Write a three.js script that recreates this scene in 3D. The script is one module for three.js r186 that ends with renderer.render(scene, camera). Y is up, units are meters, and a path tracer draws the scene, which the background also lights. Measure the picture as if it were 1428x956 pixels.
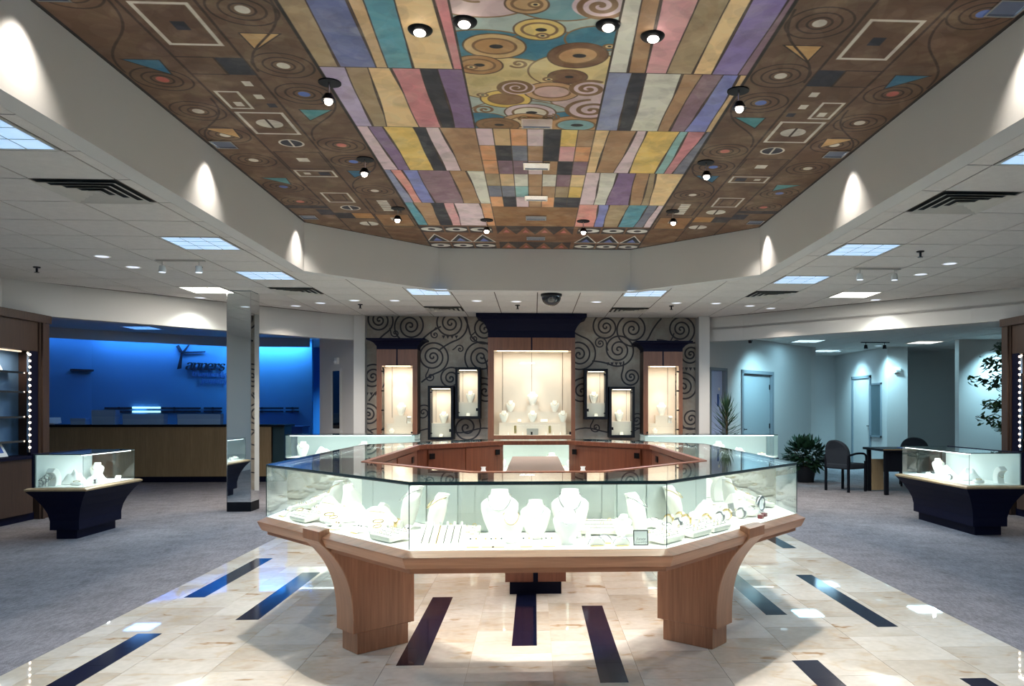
import * as THREE from 'three';
import { mergeGeometries } from 'three/addons/utils/BufferGeometryUtils.js';
import { RoundedBoxGeometry } from 'three/addons/geometries/RoundedBoxGeometry.js';
import { FontLoader } from 'three/addons/loaders/FontLoader.js';
import { TextGeometry } from 'three/addons/geometries/TextGeometry.js';
import { RectAreaLightUniformsLib } from 'three/addons/lights/RectAreaLightUniformsLib.js';

// ------------------------------------------------------------------ camera, exposure, light levels
RectAreaLightUniformsLib.init();
const scene = new THREE.Scene();
scene.background = new THREE.Color(0x000000);
const EYE = 1.4, YAW = THREE.MathUtils.degToRad(2.74), F = 1085;
const camera = new THREE.PerspectiveCamera(2 * Math.atan(478 / F) * 180 / Math.PI, 1428 / 956, 0.05, 60);
camera.position.set(0, EYE, 0);
camera.rotation.y = -YAW;                               // turned a little to the right
camera.setViewOffset(1428, 956, 714 - 797, 478 - 570, 1428, 956);   // shifted lens
scene.add(camera);
const renderer = new THREE.WebGLRenderer();
renderer.toneMapping = THREE.LinearToneMapping;
renderer.toneMappingExposure = 1.72;
renderer.shadowMap.enabled = true;
const LV = {                                            // light levels
  caseStrip: 9.5, sideStrip: 42, backStrip: 11.5, vitrine: 14.5, cabinetSpot: 1.2, troffer: 21, warmPanel: 19,
  muralSpot: 9.5, washer: 3.1, muralDown: 4.4, headWash: 2.8, rowDown: 4.5, blueRoom: 5, cove: 15, blueSpot: 42, tealSpot: 13, tealPanel: 7,
};
const CH = 3.02, MH = 3.59, HB = 2.6, LOWL = 3.06, LOWR = 2.8;      // ceiling, mural, header bottom, rear ceilings

// ------------------------------------------------------------------ helpers
let seed = 12345;
const rnd = () => { seed = (seed * 1664525 + 1013904223) >>> 0; return seed / 4294967296; };
const rr = (a, b) => a + (b - a) * rnd();
const used = {};
function numbered(n) { const k = used[n] = (used[n] ?? -1) + 1; return k ? `${n}_${String(k).padStart(3, '0')}` : n; }
const shade = o => { o.traverse(c => { if (c.isMesh) { c.castShadow = true; c.receiveShadow = true; } }); return o; };
function thing(name, label, category, group, x = 0, y = 0, d = 0, turn = 0) {
  const o = new THREE.Group(); o.name = numbered(name); o.position.set(x, y, -d); o.rotation.y = turn;
  o.userData = { label, category }; if (group) o.userData.group = group; scene.add(o); return o;
}
function structure(name) { const o = new THREE.Group(); o.name = name; o.userData = { kind: 'structure' }; scene.add(o); return o; }
function structMesh(name, geo, mat) { const o = new THREE.Mesh(geo, mat); o.name = name; o.userData = { kind: 'structure' }; o.castShadow = o.receiveShadow = true; scene.add(o); return o; }
function part(name, geo, mat, parent, label) {
  const m = new THREE.Mesh(Array.isArray(geo) ? merge(geo) : geo, mat); m.name = name; m.castShadow = m.receiveShadow = true;
  if (label) m.userData.label = label; parent.add(m); return m;
}
function merge(list) {
  return mergeGeometries(list.map(g => { g = g.index ? g.toNonIndexed() : g; for (const k of Object.keys(g.attributes)) if (!['position', 'normal', 'uv'].includes(k)) g.deleteAttribute(k); return g; }));
}
// texture coordinates in metres, by the way a face points
function metric(g, ox = 0, oy = 0) {
  if (g.index) g = g.toNonIndexed();
  const p = g.attributes.position, n = g.attributes.normal, uv = new Float32Array(p.count * 2);
  for (let i = 0; i < p.count; i++) {
    const ax = Math.abs(n.getX(i)), ay = Math.abs(n.getY(i)), az = Math.abs(n.getZ(i));
    let u, v;
    if (ay > ax && ay > az) { u = p.getX(i); v = p.getZ(i); } else if (ax > az) { u = p.getZ(i); v = p.getY(i); } else { u = p.getX(i); v = p.getY(i); }
    uv[2 * i] = u + ox; uv[2 * i + 1] = v + oy;
  }
  g.setAttribute('uv', new THREE.BufferAttribute(uv, 2)); return g;
}
// a box by its limits: x0..x1, y0..y1, depth d0..d1
const bx = (x0, x1, y0, y1, d0, d1) => metric(new THREE.BoxGeometry(x1 - x0, y1 - y0, d1 - d0).translate((x0 + x1) / 2, (y0 + y1) / 2, -(d0 + d1) / 2));
const rbx = (x0, x1, y0, y1, d0, d1, r = .004, s = 2) => metric(new RoundedBoxGeometry(x1 - x0, y1 - y0, d1 - d0, s, r).translate((x0 + x1) / 2, (y0 + y1) / 2, -(d0 + d1) / 2));
const cyl = (r0, r1, h, x, y, z, n = 20) => new THREE.CylinderGeometry(r0, r1, h, n).translate(x, y, z);
function prism(pts, y0, y1, holes = []) {               // plan outline of [x, d]
  const s = new THREE.Shape(pts.map(p => new THREE.Vector2(p[0], p[1])));
  for (const h of holes) s.holes.push(new THREE.Path(h.map(p => new THREE.Vector2(p[0], p[1]))));
  return metric(new THREE.ExtrudeGeometry(s, { depth: y1 - y0, bevelEnabled: false }).rotateX(-Math.PI / 2).translate(0, y0, 0));
}
const area = p => { let a = 0; for (let i = 0; i < p.length; i++) { const q = p[(i + 1) % p.length]; a += p[i][0] * q[1] - q[0] * p[i][1]; } return a / 2; };
function offset(poly, u) {                              // grows a convex outline by u
  const s = area(poly) > 0 ? 1 : -1, n = poly.length, out = [];
  const nor = (a, b) => { const x = b[0] - a[0], y = b[1] - a[1], l = Math.hypot(x, y); return [s * y / l, -s * x / l]; };
  for (let i = 0; i < n; i++) {
    const a = poly[(i + n - 1) % n], b = poly[i], c = poly[(i + 1) % n], n1 = nor(a, b), n2 = nor(b, c), k = 1 + n1[0] * n2[0] + n1[1] * n2[1];
    out.push([b[0] + u * (n1[0] + n2[0]) / k, b[1] + u * (n1[1] + n2[1]) / k]);
  }
  return out;
}
function sweepRing(poly, profile, caps = true) {        // profile of [u, y] carried round an outline
  const rings = profile.map(([u, y]) => offset(poly, u).map(p => [p[0], y, -p[1]])), pos = [], n = poly.length, s = area(poly) > 0;
  const tri = (a, b, c) => s ? pos.push(...a, ...b, ...c) : pos.push(...a, ...c, ...b);
  for (let k = 0; k + 1 < rings.length; k++) for (let i = 0; i < n; i++) {
    const a = rings[k][i], b = rings[k][(i + 1) % n], c = rings[k + 1][(i + 1) % n], e = rings[k + 1][i];
    tri(a, b, c); tri(a, c, e);
  }
  if (caps) for (let i = 1; i + 1 < n; i++) { const lo = rings[0], hi = rings[rings.length - 1]; tri(lo[0], lo[i + 1], lo[i]); tri(hi[0], hi[i], hi[i + 1]); }
  const g = new THREE.BufferGeometry(); g.setAttribute('position', new THREE.Float32BufferAttribute(pos, 3)); g.computeVertexNormals(); return metric(g);
}
const rect = (x0, x1, d0, d1) => [[x0, d0], [x1, d0], [x1, d1], [x0, d1]];
function loft(sections, n = 24) {                       // sections [y, rx, rz, cx, cz], closed by caps
  const pos = [], idx = [], uv = [];
  sections.forEach(([y, rx, rz, cx = 0, cz = 0]) => { for (let i = 0; i < n; i++) { const a = i / n * Math.PI * 2; pos.push(cx + rx * Math.sin(a), y, cz + rz * Math.cos(a)); uv.push(i / n, y); } });
  for (let k = 0; k + 1 < sections.length; k++) for (let i = 0; i < n; i++) { const a = k * n + i, b = k * n + (i + 1) % n; idx.push(a, b, b + n, a, b + n, a + n); }
  const body = new THREE.BufferGeometry(); body.setAttribute('position', new THREE.Float32BufferAttribute(pos, 3)); body.setAttribute('uv', new THREE.Float32BufferAttribute(uv, 2)); body.setIndex(idx); body.computeVertexNormals();
  const cap = (s, up) => { const [y, rx, rz, cx = 0, cz = 0] = s; return new THREE.CircleGeometry(1, n).rotateX(up ? -Math.PI / 2 : Math.PI / 2).scale(rx, 1, rz).translate(cx, y, cz); };
  return merge([body, cap(sections[sections.length - 1], true), cap(sections[0], false)]);
}
const tube = (pts, r, seg = 24, rad = 6, closed = false) => new THREE.TubeGeometry(new THREE.CatmullRomCurve3(pts.map(p => new THREE.Vector3(...p)), closed), seg, r, rad, closed);
function extrudeSide(shape, width, bevel = .003) {      // outline in [u, y], thick along z, centred
  return new THREE.ExtrudeGeometry(shape, { depth: width - 2 * bevel, bevelEnabled: bevel > 0, bevelThickness: bevel, bevelSize: bevel, bevelSegments: 1, curveSegments: 20 }).translate(0, 0, -width / 2 + bevel);
}
// convex clipping, for ceiling and floor tiles
function clipHalf(poly, a, b, keepLeft) {
  const side = p => ((b[0] - a[0]) * (p[1] - a[1]) - (b[1] - a[1]) * (p[0] - a[0])) * (keepLeft ? 1 : -1), out = [];
  for (let i = 0; i < poly.length; i++) {
    const p = poly[i], q = poly[(i + 1) % poly.length], sp = side(p), sq = side(q);
    if (sp >= 0) out.push(p);
    if ((sp > 0 && sq < 0) || (sp < 0 && sq > 0)) { const t = sp / (sp - sq); out.push([p[0] + t * (q[0] - p[0]), p[1] + t * (q[1] - p[1])]); }
  }
  return out.length > 2 && Math.abs(area(out)) > 1e-4 ? out : null;
}
function clipIn(poly, conv) { const l = area(conv) > 0; for (let i = 0; poly && i < conv.length; i++) poly = clipHalf(poly, conv[i], conv[(i + 1) % conv.length], l); return poly; }
function cutOut(poly, conv) {                           // pieces of poly outside a convex outline
  const l = area(conv) > 0, out = [];
  for (let i = 0; poly && i < conv.length; i++) { const a = conv[i], b = conv[(i + 1) % conv.length], o = clipHalf(poly, a, b, !l); if (o) out.push(o); poly = clipHalf(poly, a, b, l); }
  return out;
}
function spot(x, y, d, tx, ty, td, color, cd, angle, pen = .5, radius = 1, parent = scene) {
  const l = new THREE.SpotLight(color, cd, 0, angle, pen, 2); l.position.set(x, y, -d); l.target.position.set(tx, ty, -td);
  l.castShadow = true; l.shadow.radius = radius; l.shadow.mapSize.set(512, 512); scene.add(l, l.target); return l;
}
function panelLight(w, h, color, level, x, y, d, aim = [0, -1, 0]) {
  const l = new THREE.RectAreaLight(color, level, w, h); l.position.set(x, y, -d);
  if (aim[1] === -1) l.rotation.x = -Math.PI / 2; else l.lookAt(x + aim[0], y + aim[1], -d + aim[2]);
  scene.add(l); return l;
}
const rgb = (r, g, b) => new THREE.Color().setRGB(r, g, b);

// ------------------------------------------------------------------ textures
const hash = (x, y, s) => { let h = (x * 374761393 + y * 668265263 + s * 2147483647) | 0; h = Math.imul(h ^ (h >>> 13), 1274126177); return ((h ^ (h >>> 16)) >>> 0) / 4294967296; };
function vnoise(x, y, px, py, s) {
  const x0 = Math.floor(x), y0 = Math.floor(y), fx = x - x0, fy = y - y0, u = fx * fx * (3 - 2 * fx), v = fy * fy * (3 - 2 * fy), m = (a, p) => ((a % p) + p) % p;
  const h = (i, j) => hash(m(x0 + i, px), m(y0 + j, py), s);
  return (h(0, 0) * (1 - u) + h(1, 0) * u) * (1 - v) + (h(0, 1) * (1 - u) + h(1, 1) * u) * v;
}
const fbm = (u, v, fx, fy, s, oct = 4) => { let a = 0, k = .5, t = 0; for (let i = 0; i < oct; i++) { a += k * vnoise(u * fx, v * fy, fx, fy, s + i); t += k; k *= .5; fx *= 2; fy *= 2; } return a / t; };
function tex(w, h, fn, srgb = true, rx = 1, ry = 1, rot = 0) {
  const d = new Uint8Array(w * h * 4);
  for (let j = 0; j < h; j++) for (let i = 0; i < w; i++) { const c = fn(i / w, j / h), k = (j * w + i) * 4; d[k] = Math.max(0, Math.min(255, c[0])); d[k + 1] = Math.max(0, Math.min(255, c[1])); d[k + 2] = Math.max(0, Math.min(255, c[2])); d[k + 3] = 255; }
  const t = new THREE.DataTexture(d, w, h); t.magFilter = THREE.LinearFilter; t.minFilter = THREE.LinearMipmapLinearFilter; t.wrapS = t.wrapT = THREE.RepeatWrapping;
  if (srgb) t.colorSpace = THREE.SRGBColorSpace; t.repeat.set(rx, ry); t.rotation = rot; t.needsUpdate = true; return t;
}
const lerp3 = (a, b, t) => [a[0] + (b[0] - a[0]) * t, a[1] + (b[1] - a[1]) * t, a[2] + (b[2] - a[2]) * t];
const woodTex = (a, b, s, rot = 0) => tex(256, 512, (u, v) => {
  const g = fbm(u, v, 48, 3, s, 3), w = fbm(u, v, 6, 2, s + 9, 3), f = vnoise(u * 128, v * 12, 128, 12, s + 20);
  return lerp3(a, b, Math.min(1, Math.max(0, .5 * g + .35 * w + .3 * f - .08)));
}, true, 1.2, .8, rot);
const cherryA = [192, 137, 102], cherryB = [134, 85, 57];
const T = {
  cherry: woodTex(cherryA, cherryB, 3), cherryH: woodTex(cherryA, cherryB, 5, Math.PI / 2),
  red: woodTex([160, 96, 66], [108, 58, 38], 7), brown: woodTex([142, 92, 66], [100, 62, 43], 17), walnut: woodTex([84, 60, 46], [54, 37, 28], 11), tan: woodTex([176, 150, 112], [136, 112, 80], 13),
  carpet: tex(512, 512, (u, v) => { const n = fbm(u, v, 9, 9, 31, 3), f = hash(Math.floor(u * 512), Math.floor(v * 512), 5), r = fbm(u, v, 128, 40, 33, 2); const k = .74 + .16 * n + .2 * (f - .5) + .22 * (r - .5); return [160 * k, 155 * k, 160 * k]; }, true, .7, .7),
  carpetBump: tex(256, 256, (u, v) => { const f = 255 * hash(Math.floor(u * 256), Math.floor(v * 256), 6); return [f, f, f]; }, false, 3, 3),
  tile: tex(256, 256, (u, v) => { const n = fbm(u, v, 12, 12, 41, 3), f = hash(Math.floor(u * 256), Math.floor(v * 256), 8); const k = .93 + .05 * n + (f > .93 ? -.07 : 0) + .03 * f; return [214 * k, 209 * k, 204 * k]; }, true, 1.6, 1.6),
  tileBump: tex(256, 256, (u, v) => { const f = 255 * (.5 * fbm(u, v, 60, 60, 43, 2) + .5 * hash(Math.floor(u * 256), Math.floor(v * 256), 9)); return [f, f, f]; }, false, 1.6, 1.6),
  paint: tex(256, 256, (u, v) => { const f = 255 * (.6 * fbm(u, v, 40, 40, 51, 3) + .4 * hash(Math.floor(u * 256), Math.floor(v * 256), 10)); return [f, f, f]; }, false, 1, 1),
};
function marbleTex(s, base) {
  return tex(512, 512, (u, v) => {
    const w = fbm(u, v, 4, 4, s, 5), c = fbm(u, v, 3, 3, s + 11, 5), vein = Math.pow(1 - Math.min(1, Math.abs(fbm(u, v, 3, 5, s + 21, 5) - .5) * 9), 3), fine = fbm(u, v, 40, 40, s + 31, 2);
    const speck = Math.max(0, fbm(u, v, 7, 12, s + 40, 4) - .68) * 4;
    let col = lerp3(base, [base[0] - 20, base[1] - 24, base[2] - 30], Math.min(1, .9 * w * c * 2.2));
    col = lerp3(col, [196, 168, 132], .4 * vein * c * 1.4);
    col = lerp3(col, [158, 122, 84], Math.min(.7, speck * vein * 2.5 + speck * .35));
    return col.map(x => x * (.96 + .06 * fine));
  }, true, .9, .9);
}

const std = (o) => new THREE.MeshStandardMaterial(o), phys = (o) => new THREE.MeshPhysicalMaterial(o);
const M = {
  paint: std({ color: 0xc8c6c3, roughness: .85, bumpMap: T.paint, bumpScale: .0006 }),
  tile: std({ map: T.tile, roughness: .95, bumpMap: T.tileBump, bumpScale: .0012 }),
  grid: std({ color: 0x54463d, roughness: .8 }),
  carpet: std({ map: T.carpet, roughness: 1, bumpMap: T.carpetBump, bumpScale: .004 }),
  grout: std({ color: 0xb3a58f, roughness: .9 }),
  black: phys({ color: 0x11152c, roughness: .1, clearcoat: .2, clearcoatRoughness: .05 }),
  cherry: phys({ map: T.cherry, roughness: .42, clearcoat: .25, clearcoatRoughness: .3 }),
  cherryH: phys({ map: T.cherryH, roughness: .42, clearcoat: .25, clearcoatRoughness: .3 }),
  red: phys({ map: T.red, roughness: .4, clearcoat: .25, clearcoatRoughness: .3 }),
  brown: phys({ map: T.brown, roughness: .45, clearcoat: .15, clearcoatRoughness: .3 }), walnut: phys({ map: T.walnut, roughness: .5 }), tan: phys({ map: T.tan, roughness: .5 }),
  navy: phys({ color: 0x090c26, roughness: .6, specularIntensity: .3 }), dark: phys({ color: 0x0c0f18, roughness: .5, specularIntensity: .4 }), blackMetal: std({ color: 0x101014, roughness: .4, metalness: .6 }),
  white: std({ color: 0xf3f1ea, roughness: .8 }), whitePanel: std({ color: 0xc4cac6, roughness: .6 }), velvet: std({ color: 0xf6f3ec, roughness: .9 }), leatherette: std({ color: 0xf2eee2, roughness: .55 }),
  cream: std({ color: 0xeadccf, roughness: .8 }), greyPad: std({ color: 0x9a9a96, roughness: .7 }),
  glass: phys({ color: 0xfbfffd, transmission: 1, roughness: .0, thickness: 0, ior: 1.5 }),
  glassTop: phys({ color: 0xf6fdfb, transmission: 1, roughness: .0, thickness: 0, ior: 1.55 }),
  glassEdge: phys({ color: 0x1c3638, roughness: .15 }),
  chrome: std({ color: 0xd8d8d8, roughness: .18, metalness: 1 }), mirror: std({ color: 0xe6ebea, roughness: .02, metalness: 1 }),
  gold: std({ color: 0xe2c78c, roughness: .25, metalness: 1 }), silver: std({ color: 0xd6d6d4, roughness: .22, metalness: 1 }), steel: std({ color: 0x8c8d90, roughness: .35, metalness: 1 }),
  garnet: std({ color: 0x7a2b2b, roughness: .3 }), gem: phys({ color: 0x2f5fb8, roughness: .05, clearcoat: 1 }),
  paper: std({ color: 0xeef0ee, roughness: .8 }), taupe: std({ color: 0x7d685a, roughness: .6 }),
  chairCloth: std({ color: 0x222932, roughness: .95 }), door: std({ color: 0x9fabb0, roughness: .6 }), frame: std({ color: 0x7e8890, roughness: .6 }),
  blueLitWall: std({ color: 0x5a8fcc, roughness: .8 }), blueDeep: std({ color: 0x3b62b0, roughness: .7 }), sign: std({ color: 0x0c1836, roughness: .5 }),  // the blue wall colour has part of the blue lamp light mixed in
  leafDark: std({ color: 0x1f3d26, roughness: .5, side: THREE.DoubleSide }), leaf: std({ color: 0x2b4a26, roughness: .5, side: THREE.DoubleSide }), bark: std({ color: 0x5a4a38, roughness: .9 }), pot: std({ color: 0x1d1f24, roughness: .5 }), soil: std({ color: 0x2a2019, roughness: 1 }),
  ventDark: std({ color: 0x23282c, roughness: .8 }), ventMetal: std({ color: 0xbab6ae, roughness: .5 }),
  lampWhite: std({ color: 0xffffff, emissive: 0xf4fbff, emissiveIntensity: 1.5 }), lampWarm: std({ color: 0xffffff, emissive: 0xffe2bc, emissiveIntensity: 2.5 }),
  bulb: std({ color: 0xffffff, emissive: 0xfff2e2, emissiveIntensity: 14 }), bulbSoft: std({ color: 0xffffff, emissive: 0xdfe8ff, emissiveIntensity: .55 }),
  lens: std({ color: 0xffffff, emissive: rgb(.22, .48, .82), emissiveIntensity: .54 }), lensWhite: std({ color: 0xffffff, emissive: rgb(1, .98, .9), emissiveIntensity: 1.1 }),
  lensBlue: std({ color: 0xffffff, emissive: rgb(.12, .36, .95), emissiveIntensity: .9 }), lensCyan: std({ color: 0xffffff, emissive: rgb(.6, .85, 1), emissiveIntensity: .9 }),
};
const marbles = [marbleTex(61, [224, 217, 206]), marbleTex(71, [217, 209, 197]), marbleTex(81, [229, 223, 213])].map(t => phys({ map: t, roughness: .025, clearcoat: .2, clearcoatRoughness: .02 }));

// ------------------------------------------------------------------ mural on the raised ceiling
const X0 = -2.7, X1 = 2.72, D0 = 1.75, D1 = 10.67, CX = 1.4;
const octo = [[X0 + CX, D0], [X1 - CX, D0], [X1, D0 + CX], [X1, D1 - CX], [X1 - CX, D1], [X0 + CX, D1], [X0, D1 - CX], [X0, D0 + CX]];
function muralCanvas() {
  const W = 1240, Hh = 2048, cv = document.createElement('canvas'); cv.width = W; cv.height = Hh; const c = cv.getContext('2d');
  const px = x => (x - X0) / (X1 - X0) * W, py = d => (D1 - d) / (D1 - D0) * Hh, s = W / (X1 - X0);
  c.fillStyle = 'rgb(104,76,57)'; c.fillRect(0, 0, W, Hh);
  const poly = (pts, fill, line = 'rgb(52,38,34)', lw = 1.6) => { c.beginPath(); pts.forEach((p, i) => i ? c.lineTo(px(p[0]), py(p[1])) : c.moveTo(px(p[0]), py(p[1]))); c.closePath(); if (fill) { c.fillStyle = fill; c.fill(); } if (line) { c.strokeStyle = line; c.lineWidth = lw; c.stroke(); } };
  const ring = (x, d, rx, ry, fill, line = 'rgb(58,40,30)', lw = 2.5, rot = 0) => { c.beginPath(); c.ellipse(px(x), py(d), rx * s, ry * s, rot, 0, Math.PI * 2); if (fill) { c.fillStyle = fill; c.fill(); } if (line) { c.strokeStyle = line; c.lineWidth = lw; c.stroke(); } };
  const spiral = (x, d, r, turns, color, lw, start = 0, dir = 1) => { c.beginPath(); for (let i = 0; i <= 90; i++) { const t = i / 90, a = start + dir * t * turns * Math.PI * 2, q = (.06 + .94 * t) * r * s; const X = px(x) + q * Math.cos(a), Y = py(d) + q * Math.sin(a); i ? c.lineTo(X, Y) : c.moveTo(X, Y); } c.strokeStyle = color; c.lineWidth = lw; c.lineJoin = c.lineCap = 'round'; c.stroke(); };
  const K = { lilac: 'rgb(176,158,190)', olive: 'rgb(140,112,78)', peach: 'rgb(230,190,136)', rose: 'rgb(192,112,118)', black: 'rgb(44,44,52)', purple: 'rgb(100,70,112)', pink: 'rgb(222,194,200)', ochre: 'rgb(224,182,92)', brown: 'rgb(146,102,64)', slate: 'rgb(120,124,160)', coral: 'rgb(216,136,124)', blue: 'rgb(106,110,176)', plum: 'rgb(106,72,86)', cream: 'rgb(222,216,202)', teal: 'rgb(62,128,146)', orange: 'rgb(206,136,88)', grey: 'rgb(198,194,188)', tan: 'rgb(196,158,110)', salmon: 'rgb(214,150,154)', violet: 'rgb(112,92,150)', aqua: 'rgb(126,172,172)', dslate: 'rgb(84,86,104)', navy: 'rgb(72,80,130)' };
  for (const k in K) { const v = K[k].match(/\d+/g).map(Number); const g = (v[0] + v[1] + v[2]) / 3, lift = g > 70 ? .24 : .02; K[k] = `rgb(${v.map(q => { const w = g + (q - g) * 1.3; return Math.max(0, Math.min(255, Math.round(w + (255 - w) * lift))); }).join(',')})`; }
  const rowD = [3.1, 5.05, 6.1, 7.2, 8.33, 9.34];
  const L = [[['olive', 'navy', 'tan', 'teal', 'peach', 'rose'], [.22, .43, .52, .74, .9], [.15, .40, .49, .66, .93]],
    [['lilac', 'olive', 'peach', 'rose', 'black', 'purple'], [.186, .35, .5, .7, .83], [.145, .265, .536, .72, .83]],
    [['pink', 'purple', 'ochre', 'black', 'pink', 'brown'], [.11, .23, .48, .586, .7], [.15, .275, .51, .62, .78]],
    [['slate', 'coral', 'blue', 'plum', 'brown', 'cream'], [.08, .186, .336, .66, .82], [.12, .216, .36, .69, .887]],
    [['teal', 'brown', 'black', 'salmon', 'pink', 'orange'], [.11, .31, .46, .577, .866], [.14, .3, .44, .56, .9]]];
  const R = [[['cream', 'brown', 'salmon', 'olive', 'peach', 'violet', 'plum'], [.08, .17, .44, .64, .76, .97], [.14, .26, .42, .6, .73, .93]],
    [['slate', 'black', 'cream', 'brown', 'plum', 'blue', 'tan'], [.17, .28, .53, .67, .83, .94], [.19, .3, .535, .63, .76, .95]],
    [['peach', 'brown', 'pink', 'ochre', 'aqua', 'rose', 'dslate'], [.13, .36, .44, .73, .8, .95], [.09, .28, .43, .685, .79, .87]],
    [['pink', 'cream', 'purple', 'brown', 'olive', 'peach'], [.15, .32, .5, .65, .71], [.17, .31, .58, .72, .82]],
    [['coral', 'blue', 'olive', 'teal', 'dslate', 'pink'], [.23, .35, .59, .81, .92], [.26, .38, .56, .78, .9]]];
  const stripes = (xa, xb, set) => set.forEach(([cols, near, far], r) => {
    const da = rowD[r], db = rowD[r + 1], A = [0, ...near, 1], B = [0, ...far, 1];
    cols.forEach((k, i) => {
      const lo = [], hi = []; for (let q = 0; q <= 8; q++) { const t = q / 8, d = da + (db - da) * t, w = Math.sin(t * 5 + i * 2 + r) * .008, e = j => (j === 0 || j === cols.length ? 0 : w); lo.push([xa + (xb - xa) * (A[i] + (B[i] - A[i]) * t + e(i)), d]); hi.push([xa + (xb - xa) * (A[i + 1] + (B[i + 1] - A[i + 1]) * t + e(i + 1)), d]); }
      poly([...lo, ...hi.reverse()], K[k]);
    });
  });
  stripes(-1.385, -.46, L); stripes(.48, 1.405, R);
  // near rows that lie before the view repeat the palette
  for (const [xa, xb] of [[-1.385, -.46], [.48, 1.405]]) ['teal', 'peach', 'plum', 'cream', 'ochre', 'slate'].forEach((k, i) => poly([[xa + (xb - xa) * i / 6, D0], [xa + (xb - xa) * (i + 1) / 6, D0], [xa + (xb - xa) * (i + 1) / 6, rowD[0]], [xa + (xb - xa) * i / 6, rowD[0]]], K[k]));
  // middle field: discs and curls on soft washes of colour
  c.save(); c.beginPath(); c.rect(px(-.46), py(6.1), px(.48) - px(-.46), py(D0) - py(6.1)); c.clip();
  const wash = ['rgb(120,160,168)', 'rgb(214,184,186)', 'rgb(58,120,146)', 'rgb(226,200,142)', 'rgb(168,186,178)', 'rgb(208,160,168)'];
  c.fillStyle = 'rgb(176,190,184)'; c.fillRect(px(-.5), py(6.2), px(.55) - px(-.5), py(D0) - py(6.2));
  [[-.3, 4.1, .34, 1], [.15, 4.15, .3, 0], [-.3, 4.85, .42, 2], [.1, 4.75, .3, 2], [.38, 4.6, .2, 2], [-.2, 5.2, .42, 3], [.3, 5.05, .34, 3], [.36, 5.5, .25, 1], [-.1, 5.85, .4, 4], [.28, 5.95, .28, 2], [-.4, 5.95, .22, 2], [-.1, 3.4, .5, 3], [.3, 3.3, .3, 5], [0, 2.5, .5, 2]].forEach(([x, d, r, k]) => ring(x, d, r, r * .8, wash[k], 'rgb(134,98,66)', 3));
  const B3 = 'rgb(132,94,62)', dk = 'rgb(36,32,36)';
  const disc = (x, d, r, a, b, core, e = .85, rot = 0) => { ring(x, d, r, r * e, a, 'rgb(96,70,52)', 2.5, rot); ring(x, d, r * .68, r * .62 * e, b, B3, 4, rot); if (core) ring(x + .01, d, r * .22, r * .14, dk, null); };
  disc(-.24, 4.72, .19, 'rgb(214,176,122)', 'rgb(190,142,92)', true); disc(.03, 4.5, .15, 'rgb(232,196,112)', 'rgb(236,204,122)', true); disc(.27, 4.82, .19, 'rgb(122,84,60)', 'rgb(198,148,102)', true, .9, .4);
  disc(.22, 5.13, .13, 'rgb(122,84,60)', 'rgb(122,84,60)', true); disc(-.36, 4.98, .16, 'rgb(186,136,88)', 'rgb(196,146,96)', true); disc(-.2, 5.52, .18, 'rgb(236,198,98)', 'rgb(146,104,70)', false); disc(.12, 5.38, .19, 'rgb(208,160,116)', 'rgb(214,176,170)', false);
  disc(-.03, 5.76, .19, 'rgb(226,200,206)', 'rgb(232,220,196)', true); disc(-.05, 5.95, .2, 'rgb(204,154,104)', 'rgb(224,200,160)', false); disc(-.28, 6.02, .17, 'rgb(150,106,70)', 'rgb(150,106,70)', true); disc(.32, 6.0, .22, 'rgb(196,144,96)', 'rgb(130,172,180)', true); disc(-.04, 4.22, .12, 'rgb(204,158,112)', 'rgb(204,158,112)', false); disc(.12, 4.02, .12, 'rgb(222,196,196)', 'rgb(226,206,200)', true);
  disc(-.1, 3.5, .22, 'rgb(214,176,122)', 'rgb(122,84,60)', true); disc(.25, 3.2, .2, 'rgb(226,200,206)', 'rgb(198,148,102)', true); disc(-.2, 2.6, .25, 'rgb(232,196,112)', 'rgb(190,142,92)', true);
  [[.36, 4.22, .16, 2.2, 0, 1], [.37, 5.32, .14, 2, 1, -1], [-.33, 4.12, .09, 1.8, 0, 1], [-.12, 5.32, .13, 2.4, 2, 1], [.42, 5.7, .2, 2.2, 3, -1], [-.36, 5.72, .08, 1.6, 0, 1], [.12, 5.85, .07, 2.2, 0, 1], [-.1, 4.95, .06, 1.4, 0, -1], [.32, 3.7, .14, 2.2, 0, 1], [-.3, 3.2, .12, 2, 1, 1]].forEach(([x, d, r, t, a, q]) => { if (r > .1) ring(x, d, r * .98, r * .85, 'rgb(222,194,200)', null); spiral(x, d, r, t, B3, r > .1 ? 8 : 5, a, q); });
  for (let i = 0; i < 16; i++) { const x = rr(-.44, .46), d = rr(2, 6.05); ring(x, d, .035, .028, 'rgb(226,196,140)', B3, 4); ring(x, d, .012, .01, dk, null); }
  c.restore(); poly([[-.46, D0], [.48, D0], [.48, 6.1], [-.46, 6.1]], null, 'rgb(60,48,40)', 3);
  // chequered field
  const pal = ['olive', 'black', 'cream', 'brown', 'peach', 'dslate', 'ochre', 'brown', 'pink', 'plum', 'tan', 'salmon', 'aqua', 'black', 'orange'];
  const nx = 7, nd = 6; for (let j = 0; j < nd; j++) for (let i = 0; i < nx; i++) { const xa = -.46 + .94 * i / nx, da = 6.1 + 2.35 * j / nd, k = pal[Math.floor(hash(i, j, 77) * pal.length)]; poly([[xa, da], [xa + .94 / nx, da], [xa + .94 / nx, da + 2.35 / nd], [xa, da + 2.35 / nd]], K[k], 'rgb(70,56,48)', 1.5); }
  poly([[-.46, 8.45], [.48, 8.45], [.48, 9.34], [-.46, 9.34]], 'rgb(146,100,62)');
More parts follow.
